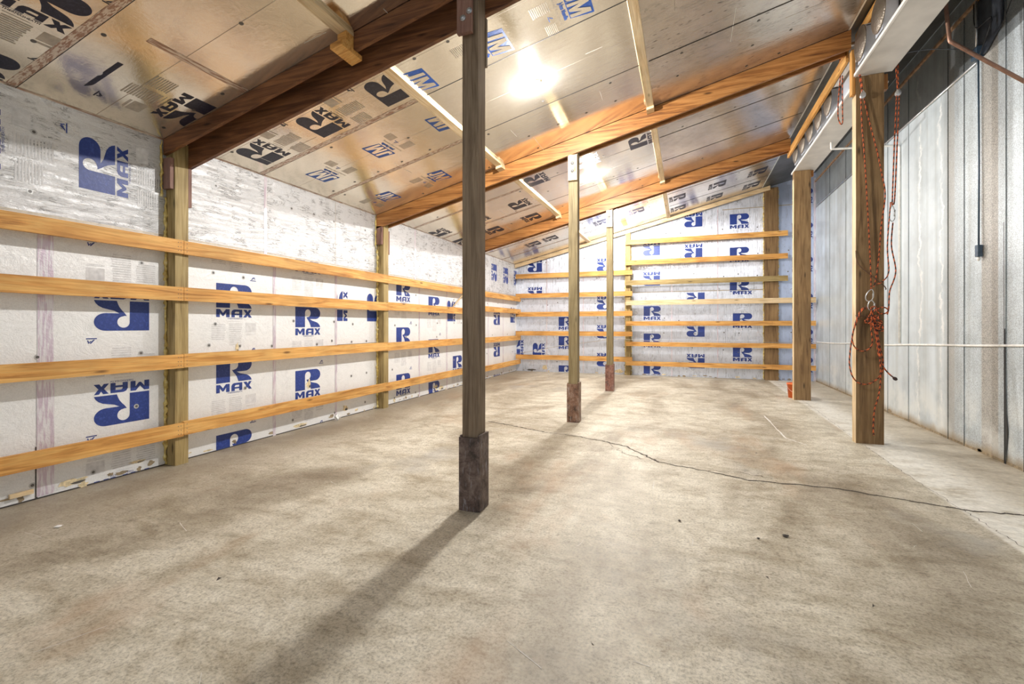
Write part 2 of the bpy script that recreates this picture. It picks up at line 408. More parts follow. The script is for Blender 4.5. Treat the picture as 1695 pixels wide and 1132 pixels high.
def text_polys(s, bold=False, shear=0.0):
    cu = bpy.data.curves.new('t', 'FONT'); cu.body = s; cu.size = 1; cu.resolution_u = 2; cu.shear = shear
    if bold: cu.offset = .045
    o = bpy.data.objects.new('t', cu); C.objects.link(o)
    dg = bpy.context.evaluated_depsgraph_get(); dg.update(); me = bpy.data.meshes.new_from_object(o.evaluated_get(dg))
    T = []
    me.calc_loop_triangles()
    for t in me.loop_triangles: T.append([tuple(me.vertices[i].co[:2]) for i in t.vertices])
    bpy.data.objects.remove(o); bpy.data.curves.remove(cu); bpy.data.meshes.remove(me)
    xs = [p[0] for t in T for p in t]; x0, x1 = min(xs), max(xs)
    return [[((p[0]-x0)/(x1-x0), p[1]/(x1-x0)) for p in t] for t in T]
TX_SHEATH = text_polys('THERMASHEATH'); TX_JM = text_polys('Johns Manville', True); TX_AP = text_polys('Foil-Faced Foam Sheathing')
TX_JOHNS_BIG = text_polys('JM', True, .18)
def tris(poly):
    if len(poly) == 3: return [poly]
    v = [Vector((p[0], p[1], 0)) for p in poly]
    return [[poly[i] for i in t] for t in tessellate_polygon([v])]
def clip(poly, c):
    a0, b0, a1, b1 = c
    for ax, lim, sgn in ((0, a0, 1), (0, a1, -1), (1, b0, 1), (1, b1, -1)):
        out = []
        for i in range(len(poly)):
            p, q = poly[i], poly[(i+1) % len(poly)]
            dp, dq = sgn*(p[ax]-lim), sgn*(q[ax]-lim)
            if dp >= 0: out.append(p)
            if (dp > 0 > dq) or (dp < 0 < dq):
                t = dp/(dp-dq); out.append((p[0]+t*(q[0]-p[0]), p[1]+t*(q[1]-p[1])))
        poly = out
        if len(poly) < 3: return []
    return poly
class Surf:
    """a plane carrying prints; fn(a,b,e) -> 3-D point e metres in front of the surface"""
    def __init__(s, bm, fn, kx=1.0): s.bm, s.fn, s.kx = bm, fn, kx
    def put(s, polys, org, r, u, size, mi, c, e=.0015):
        for poly in polys:
            for t in tris(poly):
                q = [(org[0] + size*(p[0]*r[0] + p[1]*u[0])*s.kx, org[1] + size*(p[0]*r[1] + p[1]*u[1])) for p in t]
                q = clip(q, c) if c else q
                if len(q) < 3: continue
                try:
                    f = s.bm.faces.new([s.bm.verts.new(s.fn(a, b_, e)) for a, b_ in q]); f.material_index = mi
                except ValueError: pass
DIRS = {'up': ((1, 0), (0, 1)), 'down': ((-1, 0), (0, -1)), 'ccw': ((0, 1), (-1, 0)), 'cw': ((0, -1), (1, 0))}
LW = .485
def fine_block(rows, x0, x1, y1, y0):
    P = []; n = rows
    for i in range(n):
        y = y1 + (y0-y1)*(i+.5)/n; h = abs(y0-y1)/n*.28
        xe = x1 - random.random()*.12*(x1-x0)
        P.append(rect(x0, y-h, xe, y+h))
    return P
def rmax(S, a, b, d, inkm, greym, c, mini=False):
    """(a,b) = lower-left corner of the R in the print's own orientation"""
    r, u = d
    S.put([R_OUT], (a, b), r, u, LW, inkm, c)
    S.put([[(x, y-.235) for x, y in p] for p in MAXP], (a, b), r, u, LW, inkm, c)
    if mini: return
    S.put([[(x*.42+.30, y*.42-.285) for x, y in t] for t in TX_SHEATH], (a, b), r, u, LW, inkm, c)
    S.put(fine_block(1, .33, .66, -.325, -.345), (a, b), r, u, LW, greym, c)
    S.put(fine_block(9, -.12, .26, -.40, -.80), (a, b), r, u, LW, greym, c)
    S.put(fine_block(12, .35, .72, -.38, -.95), (a, b), r, u, LW, greym, c)
    S.put([rect(.82, -.62, 1.13, -.38)], (a, b), r, u, LW, greym, c, .0012)
    S.put(fine_block(2, .82, 1.13, -.65, -.70), (a, b), r, u, LW, greym, c)
    S.put([rect(.95, -1.14, 1.13, -1.12), [(.98, -1.11), (1.05, -1.03), (1.07, -1.04), (1.01, -1.11)], [(1.04, -1.08), (1.09, -1.03), (1.11, -1.10), (1.09, -1.10), (1.08, -1.06), (1.05, -1.09)]], (a, b), r, u, LW, inkm, c)
def jm(S, a, b, d, blue, foil, greym, c, w=.42):
    r, u = d
    S.put([[(0, 0), (.0, .03), (.12, .55), (1.0, .55), (1.0, .5), (.86, 0)]], (a, b), r, u, w, blue, c)
    S.put([[(.27, .50), (.39, .50), (.32, .13), (.27, .05), (.17, .02), (.06, .06), (.09, .17), (.16, .13), (.205, .17)],
           [(.37, .02), (.455, .50), (.58, .50), (.635, .22), (.79, .50), (.93, .50), (.845, .02), (.735, .02), (.785, .30), (.64, .03), (.56, .03), (.515, .30), (.47, .02)]], (a, b), r, u, w, foil, c, .0025)
    S.put([[(x*.62+.22, y*.8-.13) for x, y in t] for t in TX_JM], (a, b), r, u, w, blue, c)
    S.put([[(x*.95-.02, y*1.0-.25) for x, y in t] for t in TX_AP], (a, b), r, u, w, greym, c)
    S.put(fine_block(10, .0, .36, -.34, -.78), (a, b), r, u, w, greym, c)
    S.put(fine_block(7, .75, 1.15, -.34, -.62), (a, b), r, u, w, greym, c)
    S.put([rect(.48, -.46, .66, -.44), [(.50, -.43), (.58, -.35), (.60, -.37), (.53, -.43)]], (a, b), r, u, w, blue, c)
def disc(S, a, b, r, mi, c=None, n=10, e=.002):
    S.put([[(math.cos(2*math.pi*i/n), math.sin(2*math.pi*i/n)) for i in range(n)]], (a, b), (1, 0), (0, 1), r, mi, c, e)
def washer(S, a, b, ring, dark, c=None):
    disc(S, a, b, .024, ring, c, 10, .002); disc(S, a, b, .013, dark, c, 8, .003)
def blob(S, a, b, ra, rb, mi, n=14, e=.002, c=None):
    S.put([[(ra*math.cos(2*math.pi*i/n)*(k), rb*math.sin(2*math.pi*i/n)*(k)) for i, k in ((i, random.uniform(.55, 1.1)) for i in range(n))]], (a, b), (1, 0), (0, 1), 1, mi, c, e)

# ================================================================== SETTING
# ---- floor
bm = NB()
box(bm, XL-.3, XW+.3, YF-3, YB+.3, -.15, 0)
FS = Surf(bm, lambda a, b_, e: (a, b_, e))
def crackline(pts, w0, mi, jit=.03, sub=9, e=.0012):
    P = []
    for (x0, y0), (x1, y1) in zip(pts, pts[1:]):
        for k in range(sub): P.append((x0+(x1-x0)*k/sub + random.uniform(-jit, jit), y0+(y1-y0)*k/sub + random.uniform(-jit, jit)))
    P.append(pts[-1])
    for p, q in zip(P, P[1:]):
        d = Vector((q[0]-p[0], q[1]-p[1])); n = Vector((-d.y, d.x)).normalized()*w0*random.uniform(.5, 1.2)*.5
        FS.put([[(p[0]-n.x, p[1]-n.y), (q[0]-n.x, q[1]-n.y), (q[0]+n.x, q[1]+n.y), (p[0]+n.x, p[1]+n.y)]], (0, 0), (1, 0), (0, 1), 1, mi, None, e)
CR = [(-2.885, 6.726), (-2.3, 6.50), (-1.865, 6.311), (-1.331, 6.205), (-.95, 6.05), (-.665, 5.888), (-.42, 5.55), (-.284, 5.353), (.139, 5.214), (.565, 5.03), (1.263, 5.056), (1.754, 4.921), (2.113, 4.817), (2.48, 4.851), (3.2, 4.75)]
crackline(CR, .024, 1, .016, 12, .002)
crackline([(-.95, 6.05), (-.70, 5.60), (-.45, 5.42)], .008, 1)
crackline([(.139, 5.214), (.5, 5.25), (.9, 5.17)], .007, 1)
crackline([(1.202, 8.707), (1.226, 7.08), (1.40, 6.76)], .02, 2, .006)
crackline([(1.03, 7.95), (1.12, 7.93)], .02, 2, .004)
for i in range(70):
    x, y = random.uniform(-4.8, 1.9), random.uniform(1.2, 9); a = random.uniform(0, 6.28); L = random.uniform(.05, .28)
    bx_, by_ = x+L*math.cos(a), y+L*math.sin(a)
    crackline([(x, y), (bx_, by_)], random.uniform(.002, .005), 2, .006, 3)
crackline([(2.11, -2), (2.12, 4.1), (2.06, 5.6), (2.075, 7.2), (2.15, 10.2), (2.2, 14.2)], .004, 1, .012, 40)
for i in range(26):
    x, y = random.uniform(-3.5, 2.0), random.uniform(1.6, 7); FS.put([[(random.uniform(-.02, .02), random.uniform(-.02, .02)) for _ in range(3)]], (x, y), (1, 0), (0, 1), 1, 3, None, .0016)
floor = struct('floor', bm, ['concrete', 'crack', 'scratch', 'debris_dark'])

# ---- left wall
WM = ['foil_wall', 'foil_upper', 'ink_blue', 'ink_grey', 'tape_wall', 'seam', 'cap_ring', 'cap', 'torn', 'grime', 'ink_navy', 'foil_back', 'foil_blue', 'creasedark']
bm = NB()
ZS = 2.44
box(bm, XL-.10, XL, YF, YB+.1, 0, ZS, 0)
box(bm, XL-.10, XL, YF, YB+.1, ZS, Z0+.03, 1)
LS = Surf(bm, lambda a, b_, e: (XL+e, a, b_))
seamsL = [-1.2, 0.0, 1.2, 2.424, 3.5, 4.843, 6.034, 7.16, 8.52, 9.72, 10.83, 12.15, 13.3]
WT = .045
for y in (2.424,): LS.put([rect(-.06, 0, .06, 1)], (y, .02), (1, 0), (0, 1), 1, 4, (y-.06, 0.02, y+.06, 2.44), .003)
def sheetseam(S, a, b0, b1, wd, mi=4, e=.0025): S.put([rect(a-wd, b0, a+wd, b1)], (0, 0), (1, 0), (0, 1), 1, mi, None, e)
sheetseam(LS, 2.424, .02, 2.30, .055)
for y in (4.843, 6.034, 8.52, 9.72, 12.15, 13.3): sheetseam(LS, y, .0, 2.42, .024)
for y in (4.70, 8.36, 11.9): sheetseam(LS, y, 2.42, 3.44, .022)
for y in (1.1, 6.02): sheetseam(LS, y, 2.42, 3.44, .004, 13)
sheetseam(LS, 2.363, 0, .45, .008, 5)
LS.put([rect(YF, ZS-.01, YB, ZS+.012)], (0, 0), (1, 0), (0, 1), 1, 13, None, .0012)
LS.put([rect(YF, -.002, YB, .012)], (0, 0), (1, 0), (0, 1), 1, 5, None, .0014)
full = (YF, 0, YB, Z0)
U, D, CC, CW = DIRS['up'], DIRS['down'], DIRS['ccw'], DIRS['cw']
lowc = lambda a0, a1: (a0, 0.01, a1, 2.43)
# first bay, upside-down column
for k in range(-1, 2): rmax(LS, 3.265, .815+.912*k, D, 2, 3, lowc(2.44, 3.43))
rmax(LS, .9, 1.25, D, 2, 3, lowc(0, 2.36)); rmax(LS, .9, .33, D, 2, 3, lowc(0, 2.36))
# second bay
for k in range(-1, 3): rmax(LS, 4.005, 1.70-.905+.905*(k), U, 2, 3, lowc(3.6, 4.82))
for k in range(-1, 3): rmax(LS, 5.207, 1.46-.915+.915*(k), U, 2, 3, lowc(4.87, 6.0))
rmax(LS, 6.19, 1.557, CC, 2, 3, (6.06, 1.18, 7.1, 2.3), True); rmax(LS, 7.10, 1.557, CC, 2, 3, (6.06, 1.18, 7.1, 2.3), True)
LS.put([rect(6.06, 1.165, 7.09, 1.18)], (0, 0), (1, 0), (0, 1), 1, 5, None, .003)
# third bay
for k in range(-1, 3): rmax(LS, 7.69, 1.155-.91+.91*k, U, 2, 3, lowc(7.24, 8.5))
for k in range(-1, 3): rmax(LS, 8.89, .82+.93*(k-1)+.07, U, 2, 3, lowc(8.55, 9.7))
rmax(LS, 10.03, 1.58, CC, 2, 3, (9.74, 1.3, 10.75, 2.35)); rmax(LS, 10.02, .46, U, 2, 3, (9.74, 0, 10.75, 1.2)); 
# fourth bay
for k in range(4): rmax(LS, 13.03, .86+.93*(k-1), D, 2, 3, (12.2, .01, 13.28, 2.4), True)
rmax(LS, 14.22, 1.57, CC, 2, 3, (13.33, .01, 14.45, 2.4), True)
# upper strip, turned prints
up_c = (YF, 2.45, YB, 3.44)
rmax(LS, 2.955, 2.752, CC, 2, 3, up_c)
rmax(LS, 2.955-.93, 2.752, CC, 2, 3, up_c)
for yy in (12.50, 13.43, 14.36): rmax(LS, yy, 3.25, CW, 2, 3, up_c, True)
for yy in [-.9+.405*i for i in range(38)]:
    for zz in (.13, .66, 1.24, 1.52, 2.12, 2.62, 3.15):
        if random.random() < .42: washer(LS, yy+random.uniform(-.05, .05), zz+random.uniform(-.04, .04), 6, 7)
# tears and grime along the floor
for yy in [x*.11 for x in range(14, 129)]:
    if random.random() < .5: blob(LS, yy+random.uniform(-.1, .1), random.uniform(.015, .07), random.uniform(.015, .07), random.uniform(.008, .035), random.choice((8, 9, 9)), e=.0022, c=full)
for (yy, zz, ra, rb) in ((2.62, .07, .14, .035), (4.28, 1.20, .025, .09), (5.46, .62, .05, .08), (6.25, .14, .07, .06), (9.2, .12, .10, .05), (9.45, .07, .13, .05), (3.15, .11, .09, .02), (5.3, .05, .15, .03)):
    blob(LS, yy, zz, ra, rb, 8, 16, .0030, full); blob(LS, yy+ra*.3, zz-rb*.4, ra*.5, rb*.35, 7, 9, .0036, full)
struct('wall_left', bm, WM)

# ---- back wall (slopes with the roof at its top)
bm = NB()
def vquad(bm, x0, x1, z0f, z1f, y, mi):
    f = bm.faces.new([bm.verts.new((x0, y, z0f(x0))), bm.verts.new((x1, y, z0f(x1))), bm.verts.new((x1, y, z1f(x1))), bm.verts.new((x0, y, z1f(x0)))]); f.material_index = mi
def slab(bm, x0, x1, z0f, z1f, y0, y1, mi):
    V = [bm.verts.new((x, y, f(x))) for x in (x0, x1) for y in (y0, y1) for f in (z0f, z1f)]
    for q in ((0,1,3,2), (4,6,7,5), (0,4,5,1), (2,3,7,6), (0,2,6,4), (1,5,7,3)):
        bm.faces.new([V[i] for i in q]).material_index = mi
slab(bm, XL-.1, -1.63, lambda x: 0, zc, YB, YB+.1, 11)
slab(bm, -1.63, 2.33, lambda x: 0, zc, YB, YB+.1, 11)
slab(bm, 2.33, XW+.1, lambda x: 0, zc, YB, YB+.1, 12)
BS = Surf(bm, lambda a, b_, e: (a, YB-e, b_))
zt = 5.3
def bcol(x, d, cs, clipr):
    for z in cs: rmax(BS, x, z, d, 2, 3, clipr, True)
# left section of the back wall
bcol(-4.34, D, [3.49, 2.60], (-4.95, 2.37, -4.2, 3.6))
bcol(-3.79, U, [1.46, .85, -.07], (-4.17, .02, -2.9, 1.75))
bcol(-2.10, D, [3.42, 2.24, 1.45, .56][0:1], (-2.9, .02, -1.72, 4.2))
bcol(-2.10, D, [2.26, 1.38, .52], (-2.9, .02, -1.72, 4.2))
rmax(BS, -4.36, .43, CC, 2, 3, (-5.2, .02, -4.2, 1.2), True)
rmax(BS, -5.08, .53, CC, 2, 3, (-5.2, .02, -4.2, 1.2), True)
# right section, three columns
bcol(-.725, D, [4.75, 3.84, 2.95], (-1.5, 2.46, -.42, 5.2))
bcol(-1.19, U, [1.76, .95, .05], (-1.5, .02, -.42, 2.12))
bcol(.43, D, [4.60, 3.70], (-.38, 2.5, .8, 5.2))
bcol(.49, D, [2.42, 1.45, .55], (-.38, .02, .8, 2.44))
bcol(1.142, U, [4.30, 3.37, 2.46], (.85, 2.42, 2.0, 5.2))
bcol(1.22, U, [1.53, .60], (.85, .02, 2.0, 2.42))
BS.put([[(x, y-.235) for x, y in p] for p in MAXP], (1.22, 2.46), (1, 0), (0, 1), LW, 2, None)
bcol(2.665, U, [4.85, 3.94, 3.03, 2.05, 1.1, .35], (2.4, .02, 3.19, 5.4))
for x in (-4.18, -3.0, -.40, .83): sheetseam(BS, x, .0, zc(x)-.1, .014, 4)
sheetseam(BS, 3.19, 0, 5.4, .026, 4)
BS.put([rect(-1.55, 2.455, 2.0, 2.48)], (0, 0), (1, 0), (0, 1), 1, 13, None, .0012)
BS.put([rect(.95, 4.72, 1.98, 4.745)], (0, 0), (1, 0), (0, 1), 1, 13, None, .0012)
BS.put([rect(2.33, 4.72, 3.1, 4.745)], (0, 0), (1, 0), (0, 1), 1, 13, None, .0012)
for x in [-5+.4*i for i in range(21)]:
    for z in (.35, .8, 1.25, 1.7, 2.2, 2.9, 3.5, 4.2, 4.9):
        if z < zc(x)-.2 and random.random() < .45: disc(BS, x+random.uniform(-.05, .05), z+random.uniform(-.08, .08), .017, 7)
for x in [-5.1+.14*i for i in range(59)]:
    if random.random() < .45: blob(BS, x, random.uniform(.01, .05), random.uniform(.02, .08), random.uniform(.01, .03), random.choice((8, 9, 9)), e=.0022, c=(-5.2, 0, 3.2, .5))
blob(BS, -4.25, .14, .10, .10, 8, e=.003); blob(BS, -1.9, .10, .16, .07, 8, e=.003); blob(BS, -4.7, .05, .16, .03, 7, e=.0032, c=(-5.2, 0, 3, 1))
struct('wall_back', bm, WM)

# ---- right wall: galvanised sheets with standing seams
bm = NB()
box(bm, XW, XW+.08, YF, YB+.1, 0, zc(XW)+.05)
for y in (13.2, 12.0, 10.9, 9.75, 8.95, 7.783, 7.40, 6.587, 6.3, 5.4, 4.2, 3.0):
    box(bm, XW-.006, XW, y-.010, y+.010, 0, 5.3, 0)
    box(bm, XW-.008, XW-.006, y-.014, y-.010, 0, 5.3, 1)
# sprung seam gap low down near the camera
f = bm.faces.new([bm.verts.new(p) for p in ((XW-.009, 6.585, 1.45), (XW-.009, 6.56, .55), (XW-.009, 6.535, .35), (XW-.009, 6.575, 0.0), (XW-.009, 6.60, 0.0), (XW-.009, 6.60, 1.45))]); f.material_index = 1
f = bm.faces.new([bm.verts.new(p) for p in ((XW-.009, 6.61, 2.6), (XW-.009, 6.60, .0), (XW-.009, 6.588, .0), (XW-.009, 6.60, 2.6))]); f.material_index = 1
RS = Surf(bm, lambda a, b_, e: (XW-e, a, b_))
for i in range(40): blob(RS, random.uniform(4, 14), random.uniform(.0, .05), random.uniform(.03, .15), random.uniform(.01, .03), 2, c=(0, 0, 14.4, 1), e=.003)
RS.put([rect(YF, 0, YB, .03)], (0, 0), (1, 0), (0, 1), 1, 2, None, .0025)
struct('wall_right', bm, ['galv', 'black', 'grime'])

# ---- ceiling
CM = ['foil_ceiling', 'foil_lamp', 'foil_matte', 'ink_navy', 'ink_tan', 'ink_jm', 'tape_ceiling_x', 'seam', 'cap', 'crease', 'creasedark', 'dark_foil', 'tape_ceiling_y', 'void', 'torn']
bm = NB()
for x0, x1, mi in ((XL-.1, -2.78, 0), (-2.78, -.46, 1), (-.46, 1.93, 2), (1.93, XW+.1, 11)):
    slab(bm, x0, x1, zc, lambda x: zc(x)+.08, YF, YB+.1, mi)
CS = Surf(bm, lambda a, b_, e: (a, b_, zc(a)-e), .971)
def cbox(x0, x1, y0, y1): return (x0, y0, x1, y1)
SX1 = -2.83
def cline(S, pts, wd, mi, e=.002):
    for p, q in zip(pts, pts[1:]):
        d = Vector((q[0]-p[0], q[1]-p[1])); n = Vector((-d.y, d.x)).normalized()*wd
        S.bm.faces.new([S.bm.verts.new(S.fn(*k, e)) for k in ((p[0]-n.x, p[1]-n.y), (q[0]-n.x, q[1]-n.y), (q[0]+n.x, q[1]+n.y), (p[0]+n.x, p[1]+n.y))]).material_index = mi
# taped joints between sheets, parallel to the rafters
for bay in range(-1, 4):
    y0 = Y1-.1 + BAY*(bay-1)
    for k in (1, 2):
        yy = y0 + 1.215*k + (.02 if bay == 0 else 0)
        if yy > YB or yy < YF: continue
        cline(CS, [(XL, yy), (-2.83, yy)], .036, 6); cline(CS, [(XL, yy+.036), (-2.83, yy+.036)], .003, 7, .0022)
        cline(CS, [(-2.73, yy), (-.52, yy)], .005, 7, .0022)
        cline(CS, [(-.42, yy), (1.9, yy)], .010, 7, .0022)
cline(CS, [(-4.0, 2.50), (-4.0, 3.38)], .030, 12)
cline(CS, [(-4.0, .0), (-4.0, 1.24)], .030, 12)
cline(CS, [(XL+.012, YF), (XL+.012, YB)], .018, 12)
cline(CS, [(1.93, YF), (1.93, YB)], .012, 9, .003)
# long factory creases
for i in range(60):
    y = random.uniform(-.5, YB); x = random.choice((random.uniform(-5, -3), random.uniform(-2.6, -.8), random.uniform(-.3, 1.6)))
    if random.random() < .5: cline(CS, [(x, y), (x+random.uniform(.15, .5), y+random.uniform(-.02, .02))], .0022, random.choice((9, 10)))
    else: cline(CS, [(x, y), (x+random.uniform(-.01, .01), y+random.uniform(.2, .8))], .0022, random.choice((9, 10)))
for bay in range(0, 4):
    y0 = Y1-.1 + BAY*(bay-1)
    for k in range(3):
        yy = y0+1.215*k+.61
        if yy < YB: cline(CS, [(XL, yy), (SX1, yy)], .0015, 10); cline(CS, [(-2.7, yy), (-.52, yy)], .0015, 10)
# big R MAX prints, bay by bay
b1a = cbox(XL, SX1, .0, 2.45); b1b = cbox(XL, -4.03, 2.51, 3.38)
for x in (-4.25, -5.15, -3.34): rmax(CS, x, 1.655, ((0, 1), (1, 0)), 3, 4, b1a)
for x in (-4.25, -5.15): rmax(CS, x, .55, ((0, 1), (1, 0)), 3, 4, b1a)
for y in (3.17, 2.26): rmax(CS, -4.39, y, ((-1, 0), (0, 1)), 3, 4, b1b)
b2a = cbox(XL, SX1, 3.62, 4.60)
for x in (-4.69, -3.79, -2.88): rmax(CS, x, 4.51, ((0, -1), (-1, 0)), 3, 4, b2a)
b2b = cbox(XL, SX1, 4.66, 5.83)
for x in (-4.64, -3.71, -2.78): jm(CS, x, 5.45, ((0, -1), (-1, 0)), 5, 0, 4, b2b)
b2c = cbox(XL, SX1, 5.88, 7.0)
for x in (-4.70, -3.75): jm(CS, x, 6.34, ((0, 1), (1, 0)), 5, 0, 4, b2c)
b2l = cbox(-2.73, -.52, 3.62, 4.81)
for x in (-2.76, -1.88, -1.06): jm(CS, x, 4.14, ((0, 1), (1, 0)), 5, 1, 4, b2l)
b3 = cbox(XL, SX1, 7.26, 8.45)
for x in (-4.95, -3.1): rmax(CS, x, 9.3, ((0, -1), (-1, 0)), 3, 4, cbox(XL, SX1, 8.5, 9.66), True)
rmax(CS, -4.02, 9.3, ((0, -1), (-1, 0)), 3, 4, cbox(XL, SX1, 8.5, 9.66), True)
for x in (-4.30, -3.38, -5.2): rmax(CS, x, 9.92, ((0, 1), (1, 0)), 3, 4, cbox(XL, SX1, 9.7, 10.68), True)
for x in (-2.45, -1.52, -.62): rmax(CS, x, 8.37, ((0, -1), (-1, 0)), 3, 4, cbox(-2.73, -.52, 7.3, 8.47), True)
for x in (-.30, .62, 1.5): rmax(CS, x, 12.30, ((0, 1), (1, 0)), 3, 4, cbox(-.45, 1.9, 11, 12.9), True)
for x in (-.30, .62, 1.5): rmax(CS, x, 13.45, ((0, 1), (1, 0)), 3, 4, cbox(-.45, 1.9, 13.1, 14.4), True)
for x in (-1.3, -2.2, -3.6, -4.1): rmax(CS, x, 12.30, ((0, 1), (1, 0)), 3, 4, cbox(XL, -.55, 11, 12.9), True)
for bay in range(0, 4):
    for x in [-5.0+.41*i for i in range(17)]:
        for k in range(3):
            for dd in (.12, .62, 1.1):
                if random.random() < .30: disc(CS, x+random.uniform(-.03, .03), Y1-.1+BAY*(bay-1)+1.215*k+dd, .018, 8)
struct('ceiling', bm, CM)

# trims
bm = NB(); box(bm, XW-.03, XW, YF, YB, 5.28, 5.315)
tr = struct('trim_1', bm, 'rust_trim')

# ================================================================== FRAME
def foam_bead(parent, x, y, z0, z1, r=.014):
    bm = NB(); n = int((z1-z0)/.028); P = []; R = []
    for i in range(n+1):
        P.append((x+random.uniform(-.004, .006), y+random.uniform(-.007, .007), z0+(z1-z0)*i/n)); R.append(r*random.choice((.55, .8, 1.0, 1.1, 1.5))*random.uniform(.8, 1.15))
    tube(bm, P, R, 7)
    return finish('foam_bead', bm, 'bead', parent, smooth=True)
def plank(name, label, cat, dims, mat, group, bev=.003, nails=None):
    bm = NB(); box(bm, *dims)
    if nails:
        for (x, y, z, ax) in nails:
            lathe(bm, [(0, .0012), (.0045, .001), (.0045, 0)], (x, y, z), ax, 6, 1)
    x0, x1, y0, y1, z0, z1 = dims
    o = finish(name, bm, [mat, 'cap'] if nails else mat, base=((x0+x1)/2, (y0+y1)/2, z0), bev=0)
    return tag(o, label, cat, group)

# ---- left wall posts
GL = 'treated posts along the left foil wall'
lw = ['greenish square wood post against the left wall, nearest the camera',
      'greenish square wood post against the left wall, second from the camera',
      'greenish square wood post against the left wall, farthest and mostly behind the near grey post']
for i in range(3):
    yc = Y1+BAY*i; ztop = zc(-5.14)-.02
    t = thing('wall_post', lw[i], 'post', (XL+.075, yc, 0), GL)
    bm = NB(); box(bm, XL+.003, -5.07, yc-.07, yc+.07, 0, ztop-.02); finish('shaft', bm, 'treated_z', t)
    bm = NB(); box(bm, XL+.02, -5.085, yc-.112, yc-.072, 2.93, zc(XL)-.20); o = finish('side_plate', bm, 'redboard_z', t)
    bm = NB(); box(bm, XL+.03, -5.07, yc+.072, yc+.108, 2.77, zc(XL)-.26); o = finish('side_plate', bm, 'redboard_z', t)
    foam_bead(t, XL+.012, yc-.082, .01, 2.85, .016); foam_bead(t, XL+.012, yc-.125, 2.85, 3.44, .010); foam_bead(t, XL+.012, yc+.084, .01, 2.75, .011)
# ---- left wall girts
rows = [('topmost', 2.248, 2.392), ('second', 1.755, 1.90), ('third', 1.035, 1.18), ('lowest', .308, .452)]
segs = [(-1.5, 3.498, 'left of the first wall post'), (3.502, 7.16, 'between first and second wall posts'),
        (7.164, 10.83, 'just beyond the second wall post'), (10.834, 14.40, 'ending in the far corner')]
for rn, z0, z1 in rows:
    for k, (ya, yb, w_) in enumerate(segs):
        dz = random.uniform(-.006, .006)
        if k == 3: dz = {'topmost': .0, 'second': .10, 'third': -.02, 'lowest': -.06}[rn]
        nl = [(-5.03, yy, z0+dz+h, (1, 0, 0)) for yy in (ya+.03 if k else 3.44, yb-.03) for h in (.03, .07, .115)]
        plank('wall_girt', f'{rn} honey-coloured rail board on the left wall, {w_}', 'board', (-5.069, -5.031, ya, yb, z0+dz, z1+dz), 'lumber_y', 'horizontal boards along the left wall', nails=nl)
# ---- back wall posts
t = thing('wall_post', 'wood post against the back wall where the two sets of boards meet', 'post', (XC, 14.42, 0), 'posts against the back wall')
bm = NB(); box(bm, -1.70, -1.56, 14.345, YB-.003, 0, zc(-1.70)-.06); finish('shaft', bm, 'treated_z', t); foam_bead(t, -1.72, YB-.012, .01, 4.0, .016); foam_bead(t, -1.545, YB-.012, .01, 4.0, .012)
t = thing('wall_post', 'wide brown wood post against the back wall behind the right ends of the boards', 'post', (2.16, 14.42, 0), 'posts against the back wall')
bm = NB(); box(bm, 2.0, 2.32, 14.345, YB-.003, 0, 5.20); finish('shaft', bm, 'brown_z', t); foam_bead(t, 1.985, YB-.012, .01, 5.15, .014); foam_bead(t, 2.335, YB-.012, .01, 5.15, .014)
# ---- back wall girts
bl = [('topmost', 2.985, 3.13), ('second', 2.36, 2.50), ('middle', 1.765, 1.91), ('fourth', 1.16, 1.30), ('lowest', .40, .545)]
for rn, z0, z1 in bl:
    plank('wall_girt', f'orange-toned {rn} of five boards on the left half of the back wall', 'board', (-5.17, -1.50, 14.30, 14.34, z0, z1), 'lumber_x', 'boards on the left half of the back wall',
          nails=[(-1.62, 14.30, z0+h, (0, -1, 0)) for h in (.04, .10)])
br = [('topmost', 3.87, 4.01, 2.53, 'lumber_x'), ('second', 3.265, 3.405, 2.53, 'lumber_x'), ('third, greenish', 2.67, 2.81, 2.53, 'treated_x'), ('fourth, pale', 2.08, 2.22, 3.17, 'pale_x'),
      ('fifth', 1.475, 1.605, 3.17, 'lumber_x'), ('sixth', .875, 1.0, 3.17, 'lumber_x'), ('lowest', .30, .43, 3.17, 'lumber_x')]
for rn, z0, z1, xe, mm in br:
    plank('wall_girt', f'{rn} of seven boards on the right half of the back wall', 'board', (-1.685, xe, 14.255, 14.295, z0, z1), mm, 'boards on the right half of the back wall',
          nails=[(2.16, 14.255, z0+h, (0, -1, 0)) for h in (.04, .09)])
# ---- nailer up the top of the back wall
bm = NB(); box(bm, XL+.01, 2.12, 14.30, 14.34, -.125, -.012, shear=zc)
tag(finish('sloping_nailer', bm, 'pale_x', base=(-1.5, 14.42, zc(-1.5)-.12)), 'pale sloping board running up the top of the back wall under the ceiling', 'board')

# ---- roof rafters (pairs of planks either side of the posts)
rg = 'roof rafter planks'
def rafter(y0, y1, d, x0, x1, label, mat='rafter_x'):
    bm = NB(); box(bm, x0, x1, y0, y1, -d, -.006, shear=zc)
    tag(finish('rafter_plank', bm, mat, base=((x0+x1)/2, (y0+y1)/2, zc((x0+x1)/2)-d)), label, 'rafter', rg)
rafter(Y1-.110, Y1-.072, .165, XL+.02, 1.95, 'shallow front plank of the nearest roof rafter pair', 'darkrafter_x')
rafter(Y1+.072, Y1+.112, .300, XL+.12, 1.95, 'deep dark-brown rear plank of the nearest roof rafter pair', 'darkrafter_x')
for k, nme in ((1, 'middle'), (2, 'farthest')):
    rafter(Y1+BAY*k-.112, Y1+BAY*k-.072, .242, XL+.02, 1.95, f'orange-brown lit front plank of the {nme} roof rafter pair')
    rafter(Y1+BAY*k+.072, Y1+BAY*k+.112, .232, XL+.12, 1.95, f'shaded rear plank of the {nme} roof rafter pair')
